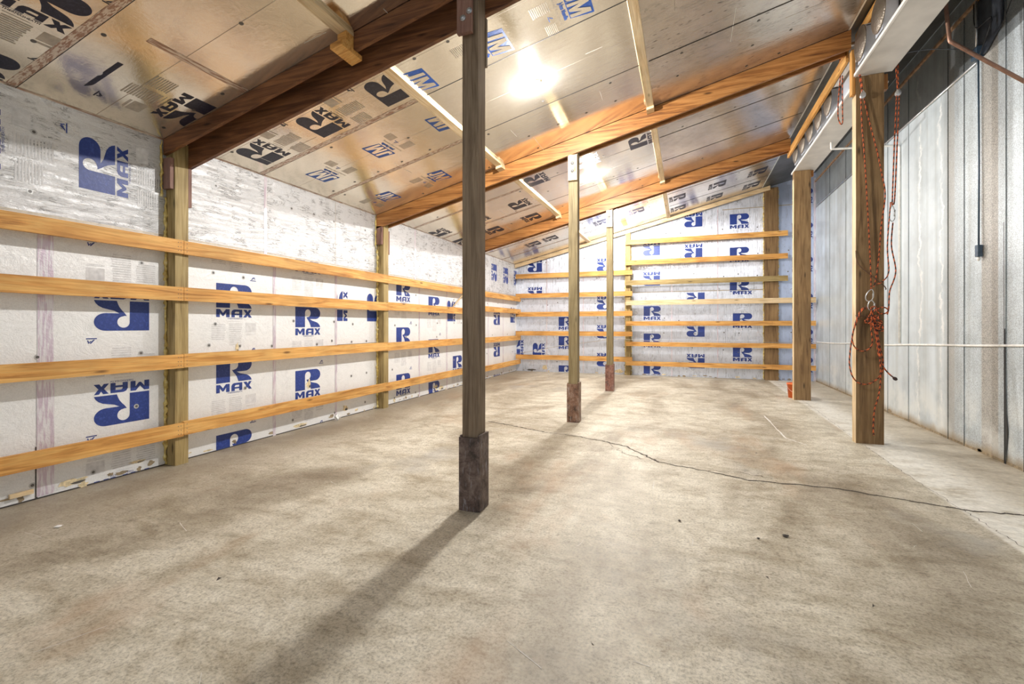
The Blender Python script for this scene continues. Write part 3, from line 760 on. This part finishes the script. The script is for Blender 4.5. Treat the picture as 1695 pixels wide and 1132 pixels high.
# ---- battens under the ceiling
bt = [(-2.78, 'left'), (-.48, 'right')]
ends = [(-1.5, Y1-.113, 'nearest bay'), (Y1+.115, Y1+BAY-.113, 'bay of the nearest lamp'), (Y1+BAY+.115, Y1+2*BAY-.113, 'bay of the middle lamp'), (Y1+2*BAY+.115, 14.298, 'farthest bay')]
for x, side in bt:
    for ya, yb, w_ in ends:
        t = thing('ceiling_batten', f'pale {side} ceiling batten in the {w_}', 'batten', (x, (ya+yb)/2, zc(x)-.05), 'ceiling battens')
        bm = NB(); box(bm, x-.045, x+.045, ya, yb, -.045, -.002, shear=zc); finish('strip', bm, 'pale_y', t)
        if w_ != 'farthest bay':
            bm = NB()
            if w_ == 'nearest bay':
                box(bm, x-.045, x+.045, yb-.10, yb-.002, -.168, -.047, shear=zc); box(bm, x-.055, x+.055, yb-.18, yb+.10, -.21, -.17, shear=zc)
            else: box(bm, x-.05, x+.05, yb-.152, yb, -.085, -.047, shear=zc)
            finish('end_cleat', bm, 'lumber_x' if w_ == 'nearest bay' else 'pale_x', t)

# ---- centre posts
def bolt(parent, x, y, z, r=.016):
    bm = NB(); lathe(bm, [(0, .016), (r*.85, .016), (r, .012), (r, .006), (r*1.55, .006), (r*1.6, .0), (0, 0)], (x, y, z), (0, -1, 0), 8)
    return finish('bolt', bm, 'bolt', parent)
def centre_post(i, label, shaft, sleeve, plate):
    yc = Y1+BAY*i
    t = thing('roof_post', label, 'post', (XC, yc, 0), 'central row of roof posts')
    zt_ = zc(XC-.07)-.01
    bm = NB(); box(bm, XC-.07, XC+.07, yc-.07, yc+.07, 0, zt_)
    finish('shaft', bm, shaft, t, bev=.004)
    h = .60
    bm = NB()
    box(bm, XC-.092, XC+.074, yc-.09, yc-.072, 0, h-.012)
    box(bm, XC+.0745, XC+.092, yc-.092, yc+.09, 0.004, h+.01)
    box(bm, XC-.092, XC-.0745, yc-.0715, yc+.09, 0, h)
    box(bm, XC-.074, XC+.074, yc+.072, yc+.09, 0, h)
    finish('base_sleeve', bm, sleeve, t, bev=.002)
    return t, yc
t, yc = centre_post(0, 'nearest grey-brown wooden roof post with a worn dark boxed base', 'old_z', 'sleeve_dark', 'redboard_z')
bm = NB(); box(bm, XC-.08, XC+.045, yc-.150, yc-.112, 3.80, zc(XC)-.02); finish('front_plate', bm, 'redboard_z', t, bev=.003)
bolt(t, -1.655, yc-.150, 3.915); bolt(t, -1.60, yc-.150, 3.96)
bm = NB(); box(bm, XC-.06, XC+.078, yc+.075, yc+.10, 3.63, zc(XC)-.31); finish('rear_plate', bm, 'old_z', t)
t, yc = centre_post(1, 'second roof post of the central row, olive tan with a rusty mottled boxed base', 'olive_z', 'sleeve_rust', 'pale_z')
bm = NB(); box(bm, XC-.07, XC+.07, yc-.112, yc-.072, 3.70, zc(XC)-.25); finish('front_plate', bm, 'pale_z', t, bev=.003)
bolt(t, XC, yc-.112, 3.96); bolt(t, XC, yc-.112, 3.84)
t, yc = centre_post(2, 'third and farthest roof post of the central row, olive with a reddish boxed base', 'olive_z', 'sleeve_red', 'pale_z')
bm = NB(); box(bm, XC-.07, XC+.07, yc-.112, yc-.072, 3.70, zc(XC)-.25); finish('front_plate', bm, 'pale_z', t, bev=.003)
bolt(t, XC, yc-.112, 3.94)

# ---- big right posts
for k, lb in ((1, 'thick brown right-hand post hung with orange rope'), (2, 'thick brown right-hand post standing in front of the orange bucket')):
    yc = Y1+BAY*k
    t = thing('timber_post', lb, 'post', (2.159, yc, 0), 'thick right-hand posts')
    bm = NB(); box(bm, 2.013, 2.305, yc-.07, yc+.07, 0, 4.63 if k == 1 else 4.558); finish('shaft', bm, 'brown_z', t, bev=.006)
    if k == 1: bm = NB(); box(bm, 1.972, 2.009, yc-.055, yc+.035, 4.42, 4.99); finish('side_block', bm, 'lumber_z', t, bev=.002)
    bm = NB(); box(bm, 2.306, 2.36, yc-.02, yc+.05, 4.44, 4.63 if k == 1 else 4.555); finish('corner_block', bm, 'rafter_z', t)
    bm = NB(); box(bm, 2.010, 2.0128, yc-.069, yc+.069, .0, 4.40); finish('pale_edge', bm, 'pale_z', t)  # paler skin: light on the side face, put into the colour

# ---- header boxes over the right posts
for k, (ya, yb, xr, dx, HZ, lb) in enumerate(((-1.5, 7.10, 2.39, 0.0, 4.635, 'white boxed header shelf running from the camera to the roped post'), (7.235, 11.02, 2.40, .022, 4.562, 'white boxed header shelf between the two thick right-hand posts'))):
    t = thing('header_box', lb, 'header', (2.2, (ya+yb)/2, HZ), 'header shelves over the right posts')
    bm = NB(); box(bm, 2.012+dx, xr, ya, yb, HZ, HZ+.018); finish('soffit_board', bm, 'soffit', t)
    bm = NB(); box(bm, 1.990+dx, 2.0115+dx, ya, yb, HZ-.002, HZ+.034); finish('edge_strip', bm, 'white_paint', t)
    bm = NB(); box(bm, 2.15+dx*1.6, 2.165+dx*1.6, ya, yb, HZ+.019, zc(2.15)-.02)
    for yy in [ya+.14+.28*i for i in range(int((yb-ya)/.28))]:
        for zz in (4.72, 4.95, 5.16): lathe(bm, [(0, .001), (.008, .001), (.008, 0)], (2.15+dx*1.6, yy, zz), (-1, 0, 0), 6, 1)
    finish('back_panel', bm, ['white_board', 'cap'], t)
bm = NB(); box(bm, 2.04, 2.08, -1.5, 7.22, 5.108, 5.225)
tag(finish('header_chord', bm, 'lumber_y', base=(2.06, 3, 5.108)), 'honey-coloured chord board behind the near domed fixtures, at the top edge of the photo', 'board')
bm = NB(); box(bm, 1.940, 1.975, 7.235, 11.0, 4.905, 5.045)
tag(finish('header_chord', bm, 'lumber_y', base=(1.95, 9, 4.905)), 'long honey-coloured chord board left of the far row of domed fixtures', 'board')

# ---- dome-fronted fixtures on the header shelf
def fixture_proto():
    t = thing('domed_fixture', 'x', 'fixture', (2.149, 0, 4.91), 'domed metal fixtures on the header shelves')
    bm = NB(); lathe(bm, [(0, .040), (.05, .038), (.10, .032), (.15, .020), (.185, .008), (.20, 0), (.20, -.006), (0, -.006)], (1.984, 0, 4.92), (-1, 0, 0), 28); finish('dome', bm, 'dome', t, smooth=True)
    bm = NB()
    prof = [(1.992, 5.09), (2.134, 5.10), (2.134, 4.83), (2.118, 4.77), (2.10, 4.735), (2.05, 4.70), (1.992, 4.70)]
    A = [bm.verts.new((x, -.10, z)) for x, z in prof]; B_ = [bm.verts.new((x, .10, z)) for x, z in prof]
    bm.faces.new(A); bm.faces.new(B_[::-1])
    for i in range(len(prof)): bm.faces.new((A[i], B_[i], B_[(i+1) % len(prof)], A[(i+1) % len(prof)]))
    finish('housing', bm, 'boxmetal', t, bev=.003)
    bm = NB(); tube(bm, spline([(2.140, -.105, 5.075), (2.142, -.107, 4.9), (2.135, -.106, 4.80), (2.11, -.105, 4.74)], .03), .006, 5); tube(bm, [(2.02, -.105, 5.072), (2.08, -.105, 5.078), (2.14, -.105, 5.078)], .005, 5); finish('strap', bm, 'black', t)
    return t
fp = fixture_proto()
FY = [6.848, 6.272, 5.70, 8.397, 8.95, 9.50, 10.084, 10.66]
FLB = ['domed metal fixture on the header shelf just on the camera side of the roped post', 'domed metal fixture cut by the top of the photo, above the roped post',
       'third domed metal fixture on the camera side of the roped post, above the frame edge',
       'domed metal fixture nearest the camera in the far row of five beyond the roped post', 'second nearest domed fixture in the far row beyond the roped post', 'middle domed fixture in the far row of five',
       'second farthest domed fixture in the far row of five', 'farthest domed metal fixture, by the second thick post']
for i, y in enumerate(FY):
    if i == 2: continue
    if i == 0: t = fp
    else:
        t = fp.copy(); C.objects.link(t)
        for ch in fp.children:
            c_ = ch.copy(); C.objects.link(c_); c_.parent = t
    t.location.y = y
    if i > 2: t.location.x += .034; t.location.z -= .035
    t['label'] = FLB[i]
bm = NB(); box(bm, 1.955, 2.148, 7.235, 7.285, 5.115, 5.15); box(bm, 1.955, 2.148, 7.28, 7.285, 5.15, 5.165)
tag(finish('steel_strut', bm, 'steel', base=(2.0, 7.26, 5.155)), 'short grey steel strut joining the middle rafter end to the header', 'strut')
bm = NB(); box(bm, 2.10, 2.17, 7.50, 8.02, 4.585, 5.0)
tag(finish('foil_offcut', bm, 'boxmetal', base=(2.12, 7.8, 4.656)), 'bluish grey foil offcut leaning on the header panel behind the hanging rope loop', 'offcut')

# ================================================================== LAMPS
LL = ['lit bare bulb in a white porcelain holder in the ceiling bay nearest the camera', 'lit bare bulb in a white porcelain holder in the second ceiling bay from the camera', 'lit bare bulb in a white porcelain holder in the farthest ceiling bay']
for i, y in enumerate(LAMPS):
    x = -1.65; zz = zc(x)
    t = thing('ceiling_lamp', LL[i], 'lamp', (x, y, zz), 'bare bulb ceiling lamps')
    bm = NB(); lathe(bm, [(0, .0), (.058, 0), (.06, -.012), (.045, -.026), (.030, -.034), (.024, -.036), (0, -.036)], (x, y, zz-.002), (0, 0, 1), 20); finish('lamp_holder', bm, 'porcelain', t, smooth=True)
    bm = NB(); lathe(bm, [(.012, -.034), (.014, -.042), (.024, -.052), (.030, -.066), (.029, -.080), (.020, -.093), (0, -.098)], (x, y, zz-.002), (0, 0, 1), 16); finish('bulb', bm, 'bulb', t, smooth=True)

# ================================================================== RIGHT WALL FITTINGS
bm = NB(); tube(bm, spline([(XW-.012, 5.4, 1.31), (XW-.012, 6.30, 1.282), (XW-.012, 7.2, 1.245), (XW-.012, 7.9, 1.225), (XW-.012, 9.03, 1.185), (XW-.012, 10.0, 1.142), (XW-.012, 11.3, 1.125), (XW-.012, 12.6, 1.075), (XW-.012, 14.40, 1.043)], .2), .0135, 8)
tag(finish('wall_conduit', bm, 'pvc', base=(XW-.012, 9, 1.2)), 'long white conduit running level along the lower metal right wall', 'conduit')
bm = NB(); tube(bm, [(XW-.014, 9.232, 1.20), (XW-.014, 9.232, 4.34), (XW-.03, 9.232, 4.372), (XW-.06, 9.232, 4.374), (2.30, 9.232, 4.43), (2.275, 9.232, 4.435), (2.272, 9.232, 4.46), (2.272, 9.232, 4.545)], .018, 8)
tag(finish('water_pipe', bm, 'pvc', base=(XW-.014, 9.232, 1.2)), 'white pipe rising up the metal wall then crossing over to the header', 'pipe')
bm = NB(); tube(bm, [(XW-.014, 7.09, 4.577), (XW-.014, 9.0, 4.60), (XW-.014, 9.95, 4.61), (XW-.014, 14.3, 4.62)], .013, 8)
tag(finish('wall_conduit', bm, 'steel', base=(XW-.014, 9, 4.6)), 'thin steel conduit along the top of the pale metal wall sheets', 'conduit')
# copper brown pipe
bm = NB(); tube(bm, spline([(2.545, 6.2, 5.30), (2.545, 6.2, 4.9), (2.575, 6.2, 4.52), (2.585, 6.2, 4.456), (2.62, 6.2, 4.42), (2.90, 6.2, 4.17), (3.20, 6.2, 3.905)], .1), .019, 8)
tag(finish('copper_pipe', bm, 'copper', base=(2.585, 6.2, 4.456)), 'brown bent pipe dropping from the roof and angling down to the metal wall', 'pipe')
# junction box group
t = thing('junction_box', 'small dark blue electrical box high on the metal wall behind the brown pipe', 'electrical box', (XW-.04, 7.03, 4.64))
bm = NB(); box(bm, XW-.07, XW-.002, 6.97, 7.09, 4.59, 4.72); finish('box_body', bm, 'bluebox', t, bev=.006)
bm = NB(); tube(bm, [(XW-.045, 7.03, 4.715), (XW-.045, 7.04, 5.27)], .013, 8); finish('feed_conduit', bm, 'steel', t)
t = thing('pendant_switch', 'small dark switch box hanging on a dark cable down the metal wall', 'switch', (XW-.03, 7.016, 2.30))
bm = NB(); box(bm, XW-.055, XW-.012, 6.985, 7.045, 2.285, 2.42); finish('switch_box', bm, 'bluebox', t, bev=.005)
bm = NB(); lathe(bm, [(0, 0), (.014, 0), (.017, -.02), (.012, -.045), (0, -.05)], (XW-.033, 7.02, 2.285), (0, 0, 1), 8); finish('lever', bm, 'pvc', t)
bm = NB(); tube(bm, [(XW-.03, 7.022, 2.42), (XW-.024, 7.028, 3.4), (XW-.03, 7.028, 4.588)], .009, 6); finish('cable', bm, 'bluebox', t)
bm = NB(); f = [(7.09, 4.73), (7.09, 5.27), (6.62, 5.27), (6.60, 4.90), (6.63, 4.75), (6.90, 4.60), (6.965, 4.60)]  # dark area of the galvanised wall, added as a thin slab
A = [bm.verts.new((XW-.010, y, z)) for y, z in f]; B_ = [bm.verts.new((XW-.022, y, z)) for y, z in f]
bm.faces.new(A); bm.faces.new(B_[::-1])
for i in range(len(f)): bm.faces.new((A[i], A[(i+1) % len(f)], B_[(i+1) % len(f)], B_[i]))
tag(finish('dark_patch', bm, 'bluepatch', base=(XW-.016, 6.85, 4.6)), 'dark blue-black patch high on the metal wall beside the blue box', 'panel')
def wire(name, pts, r, mat, label, cat='cable', step=.08):
    bm = NB(); tube(bm, spline(pts, step), r, 6)
    return tag(finish(name, bm, mat, base=pts[0]), label, cat)
wire('black_cable', [(XW-.04, 7.10, 5.27), (XW-.05, 7.07, 5.03), (XW-.055, 6.98, 4.93), (XW-.06, 6.72, 4.90), (XW-.06, 6.74, 4.80), (XW-.055, 6.87, 4.68), (XW-.05, 6.965, 4.60)], .006, 'black', 'black cable drooping in a loop above the dark blue box')
wire('black_cable', [(XW-.03, 6.60, 4.72), (XW-.03, 6.45, 4.88), (XW-.03, 6.30, 5.1), (XW-.03, 6.25, 5.25)], .005, 'black', 'black cable climbing to the right edge of the photo from the dark patch')
wire('steel_wire', [(2.415, 7.05, 4.80), (2.74, 7.04, 4.80), (XW-.08, 7.03, 4.70)], .005, 'dark_steel', 'thin taut wire from the header over to the dark blue box')
# thin cable on the back wall
bm = NB(); tube(bm, spline([(-5.19, 14.245, .56), (-4.4, 14.243, .70), (-3.722, 14.243, .834), (-2.14, 14.243, 1.058), (-1.697, 14.243, 1.081), (-1.3, 14.243, 1.045), (.6, 14.243, 1.035), (2.608, 14.243, 1.029), (3.18, 14.243, 1.036)], .3), .006, 6)
tag(finish('thin_cable', bm, 'creasedark', base=(-5.19, 14.243, .56)), 'thin grey cable rising across the back wall boards from the left corner', 'cable')

# ================================================================== ROPES, PULLEYS, CARABINERS
def stripe(i, k): return 0 if ((i + k) // 2) % 2 == 0 else 1
def rope_mesh(bm, paths, r=.0072):
    for p in paths: tube(bm, spline(p, .016), r, 6, 0, stripe=stripe)
YR = 7.055
def rope(name, label, paths, base, r=.0072):
    bm = NB(); rope_mesh(bm, paths, r); return tag(finish(name, bm, ['rope_o', 'rope_k'], base=base), label, 'rope', None)
ropeA = rope('braided_rope', 'orange and black rope down the front of the thick post through a pulley', [
    [(2.035, YR, 4.63), (2.052, YR, 4.50), (2.063, YR, 4.40)], [(2.045, YR, 4.63), (2.062, YR-.01, 4.50), (2.066, YR, 4.40)],
    [(2.052, YR, 4.33), (2.066, YR, 3.95), (2.090, YR, 3.60), (2.121, YR, 2.964), (2.150, YR, 2.3), (2.160, YR, 1.93)],
    [(2.082, YR, 4.33), (2.13, YR, 4.08), (2.226, YR, 3.621), (2.262, YR, 3.40), (2.30, YR-.01, 3.10), (2.262, YR, 2.7), (2.236, YR, 2.3), (2.20, YR, 2.02), (2.183, YR, 1.965)]], (2.05, YR, 4.4))
KB = 7.05/7.35
def sb(P): return [(x*KB, y*KB if y > 7.2 else YR-.03, 1.49+(z-1.49)*KB) if y > 7.2 else (x, YR-.03, z) for x, y, z in P]
ropeB = rope('braided_rope', 'orange and black rope hanging clear to the right of the thick post', [sb(_p) for _p in [
    [(2.501, 7.35, 4.95), (2.515, 7.35, 4.75), (2.527, 7.35, 4.55), (2.530, 7.35, 4.50)], [(2.550, 7.35, 5.0), (2.535, 7.35, 4.78), (2.537, 7.35, 4.55), (2.533, 7.35, 4.50)],
    [(2.520, 7.35, 4.42), (2.50, 7.35, 3.9), (2.475, 7.35, 3.10), (2.470, 7.34, 3.04)], [(2.548, 7.35, 4.42), (2.53, 7.35, 3.9), (2.50, 7.35, 3.12), (2.475, 7.34, 3.04)],
    [(2.475, 7.34, 3.05), (2.455, 7.34, 3.06), (2.450, 7.34, 3.0), (2.40, 7.28, 2.5), (2.33, 7.2, 2.15), (2.27, 7.06, 2.03), (2.20, YR, 1.99)],
    [(2.478, 7.34, 2.80), (2.45, 7.30, 2.5), (2.40, 7.2, 2.15), (2.345, 7.06, 1.93), (2.335, YR, 1.86), (2.33, YR, 1.7), (2.315, YR, 1.62)]]], (2.40, 7.05, 4.4))
# knotted coil
def ring(cx, cz, rx, rz, a0, a1, y, n=14, dy=.0): return [(cx+rx*math.cos(math.radians(a0+(a1-a0)*i/n)), y+dy*math.sin(i*.9), cz+rz*math.sin(math.radians(a0+(a1-a0)*i/n))) for i in range(n+1)]
yk = YR-.004
coil = [
    [(2.135, yk, 1.700), (2.06, yk, 1.69), (1.995, yk, 1.52), (1.955, yk, 1.30), (1.935, yk, 1.12), (1.932, yk, .98), (1.965, yk, .84), (2.03, yk, .765), (2.11, yk, .752), (2.20, yk, .80), (2.268, yk, .90), (2.282, yk, 1.02), (2.262, yk, 1.15), (2.235, yk, 1.30), (2.215, yk, 1.48), (2.20, yk, 1.62)],
    [(2.12, yk-.014, 1.712), (2.05, yk-.016, 1.66), (1.985, yk-.016, 1.48), (1.955, yk-.016, 1.33), (1.985, yk-.016, 1.21), (2.06, yk-.016, 1.165), (2.13, yk-.016, 1.195), (2.165, yk-.016, 1.27), (2.155, yk-.016, 1.42), (2.145, yk-.016, 1.56)],
    [(2.165, yk-.015, 1.62), (2.19, yk-.016, 1.42), (2.215, yk-.016, 1.24), (2.235, yk-.016, 1.10), (2.27, yk-.016, .99), (2.33, yk-.012, .90), (2.385, yk-.01, .845)],
    [(2.185, yk-.03, 1.60), (2.205, yk-.03, 1.40), (2.225, yk-.03, 1.22), (2.246, yk-.02, 1.0), (2.248, yk-.02, .80), (2.225, yk-.02, .60), (2.195, yk-.01, .47), (2.185, yk-.005, .36), (2.180, yk, .22), (2.186, yk+.002, .12)],
    [(2.17, yk-.03, 1.61), (2.192, yk-.04, 1.42), (2.215, yk-.04, 1.25), (2.232, yk-.04, 1.15), (2.238, yk-.03, 1.05)],
    ring(2.27, 1.67, .055, .04, -160, 190, yk-.02), ring(2.20, 1.52, .06, .05, 0, 330, yk-.03, dy=.008), ring(2.16, 1.58, .05, .035, 40, 400, yk-.04, dy=.01), ring(2.12, 1.54, .035, .025, 0, 350, yk-.03, dy=.006),
    ring(2.19, 1.62, .035, .06, 0, 350, yk-.045, dy=.01), ring(2.22, 1.47, .05, .03, 30, 370, yk-.04, dy=.01), ring(2.17, 1.69, .03, .03, 0, 350, yk-.05, dy=.01),
    [(2.10, yk-.04, 1.55), (2.16, yk-.05, 1.50), (2.22, yk-.05, 1.43), (2.275, yk-.03, 1.42)], [(2.13, yk-.05, 1.63), (2.19, yk-.06, 1.55), (2.25, yk-.05, 1.50), (2.27, yk-.04, 1.44)],
    [(2.15, yk-.05, 1.72), (2.14, yk-.06, 1.6), (2.17, yk-.06, 1.48), (2.23, yk-.06, 1.46)]]
ropeC = rope('rope_coil', 'tangled coil of orange and black rope knotted on the front of the thick right-hand post', coil, (2.15, yk, 1.5), .0082)
bm = NB(); lathe(bm, [(.008, 0), (.018, .012), (.022, .03), (.014, .05), (0, .055)], (2.378, yk-.01, .852), (.75, 0, -.66), 8); finish('frayed_end', bm, 'rope_k', ropeC)
ropeD = rope('braided_rope', 'short orange rope loop dangling from the ceiling edge left of the roped post', [
    [(1.988, 7.60, 5.18), (1.984, 7.60, 5.0), (1.955, 7.60, 4.6), (1.948, 7.60, 4.372), (1.965, 7.60, 4.27), (1.99, 7.60, 4.233), (2.003, 7.60, 4.28), (2.001, 7.60, 4.42), (2.000, 7.60, 4.90)],
    ring(1.985, 5.12, .015, .04, 0, 330, 7.60)], (1.99, 7.6, 4.4))
def pulley(label, x, y, z, tilt=0):
    t = thing('rope_pulley', label, 'pulley', (x, y, z), 'small rope pulleys')
    for s in (-1, 1):
        bm = NB(); lathe(bm, [(0, .002), (.026, .002), (.030, 0), (.026, -.002), (0, -.002)], (x, y+s*.012, z), (.25, 1, 0), 16)
        for v in bm.verts: v.co.z = z+(v.co.z-z)*1.35
        finish('cheek_plate', bm, 'steel', t)
    bm = NB(); lathe(bm, [(0, .008), (.024, .008), (.018, 0), (.024, -.008), (0, -.008)], (x, y, z-.005), (.25, 1, 0), 14); finish('sheave', bm, 'dark_steel', t)
    bm = NB(); tube(bm, ring(x, z+.042, .012, .016, 0, 345, y), .0035, 5); finish('eye', bm, 'steel', t)
pulley('small silver rope pulley in front of the thick post just under the header', 2.068, YR-.016, 4.362)
pulley('small silver rope pulley hanging free to the right of the thick post', 2.535*KB, 7.05, 1.49+(4.455-1.49)*KB)
def carabiner(label, x, y, z, h, w_, tilt=0.0):
    P = []
    for i in range(28):
        a = 2*math.pi*i/28; k = 1.0 + .28*math.sin(a)
        px_, pz = w_*.5*math.cos(a)*(1-.25*math.sin(a)), h*.5*math.sin(a)
        P.append((x+px_*math.cos(tilt)-pz*math.sin(tilt), y, z+px_*math.sin(tilt)+pz*math.cos(tilt)))
    bm = NB(); tube(bm, P, .0055, 6, closed=True); t = tag(finish('carabiner', bm, 'steel', base=(x, y, z)), label, 'carabiner', 'silver carabiners on the ropes')
    bm = NB(); tube(bm, [(x+w_*.42, y, z-h*.18), (x+w_*.47, y, z+h*.22)], .009, 8); finish('screw_sleeve', bm, 'steel', t)
carabiner('upper silver carabiner on the thick post, tilted under the rope knot', 2.140, YR-.02, 1.86, .15, .075, -.25)
carabiner('lower silver carabiner on the thick post, at the head of the tangled coil', 2.147, YR-.045, 1.735, .12, .07)
carabiner('silver carabiner on the free-hanging rope to the right of the thick post', 2.474*KB, 7.05, 1.49+1.43*KB, .19, .057)
bm = NB(); tube(bm, spline([(2.008, YR+.03, 2.43), (2.009, YR-.0, 2.30), (2.05, YR-.002, 2.22), (2.17, YR-.004, 2.10), (2.30, YR-.004, 1.965), (2.315, YR+.02, 1.93)], .04), .0055, 6)
tag(finish('rusty_wire', bm, 'rusty_wire', base=(2.17, YR, 2.1)), 'rusty wire slanting across the thick post above the carabiners', 'wire')
bm = NB(); tube(bm, spline([(2.008, YR+.03, 1.612), (2.012, YR-.001, 1.607), (2.08, YR-.004, 1.603), (2.14, YR-.006, 1.588), (2.16, YR-.006, 1.585)], .03), .006, 6)
tag(finish('rusty_wire', bm, 'rusty_wire', base=(2.08, YR, 1.6)), 'short dark wire across the thick post at the tangled rope coil', 'wire')

# ================================================================== SMALL THINGS
t = thing('plastic_bucket', 'orange plastic bucket on the floor behind the far thick post', 'bucket', (2.10, 11.10, 0))
bm = NB(); lathe(bm, [(0, .012), (.115, .012), (.118, 0), (.125, 0), (.148, .27), (.155, .27), (.157, .30), (.142, .30), (.120, .02), (0, .018)], (2.10, 11.10, 0), (0, 0, 1), 28); finish('pail', bm, 'bucket', t, smooth=True)
bm = NB(); tube(bm, [(2.10+.16*math.cos(a), 11.10-.02+.0*a, .262-.16*math.sin(a)*.9) for a in [math.pi*i/14 for i in range(15)]], .003, 5)
for v in bm.verts: v.co.y -= .15*max(0, (.27-v.co.z)/.15)*1.0
finish('handle', bm, 'steel', t)
# wood scrap resting against wall, stick wedged behind boards, paper scraps
bm = NB(); box(bm, XL+.004, XL+.028, 2.185, 2.335, .065, .10)
tag(finish('wood_scrap', bm, 'pale_y', base=(XL+.015, 2.26, .065)), 'small pale wood scrap stuck low on the left wall at the left photo edge', 'wood scrap')
bm = NB(); tube(bm, [(-5.052, 9.72, 1.915), (-5.058, 10.27, 2.235)], .016, 4)
tag(finish('wood_stick', bm, 'pale_y', base=(-5.055, 9.98, 1.9)), 'slanted wood stick wedged between the two upper boards left of the near grey post', 'stick')
def scrap(x, y, s, h, label, mat='paper', name='paper_scrap', cat='paper scrap', group=None):
    bm = NB(); n = 9; top = [bm.verts.new((x+s*math.cos(2*math.pi*i/n)*random.uniform(.6, 1), y+s*math.sin(2*math.pi*i/n)*random.uniform(.5, 1), .003+h*random.uniform(.2, 1))) for i in range(n)]
    c0 = bm.verts.new((x, y, h*1.1+.004)); c1 = bm.verts.new((x, y, .0))
    for i in range(n): bm.faces.new((top[i], top[(i+1) % n], c0)); bm.faces.new((top[(i+1) % n], top[i], c1))
    tag(finish(name, bm, mat, base=(x, y, 0)), label, cat, group)
scrap(-5.09, 5.93, .065, .10, 'crumpled white paper scrap on the floor by the left wall')
scrap(-4.349, 2.099, .035, .006, 'small white scrap on the floor below the wood scrap at the left photo edge')
scrap(-3.9, 13.7, .05, .015, 'tiny white scrap on the floor near the back left corner')
scrap(.655, 3.782, .028, .010, 'dark crumb on the floor in the right foreground, larger of a close pair', 'debris_dark', 'floor_crumb', 'crumb')
scrap(.47, 3.673, .014, .006, 'dark crumb on the floor in the right foreground, smaller of a close pair', 'debris_dark', 'floor_crumb', 'crumb')
scrap(-.048, 3.794, .016, .008, 'single dark crumb on the open floor right of the near post', 'debris_dark', 'floor_crumb', 'crumb')
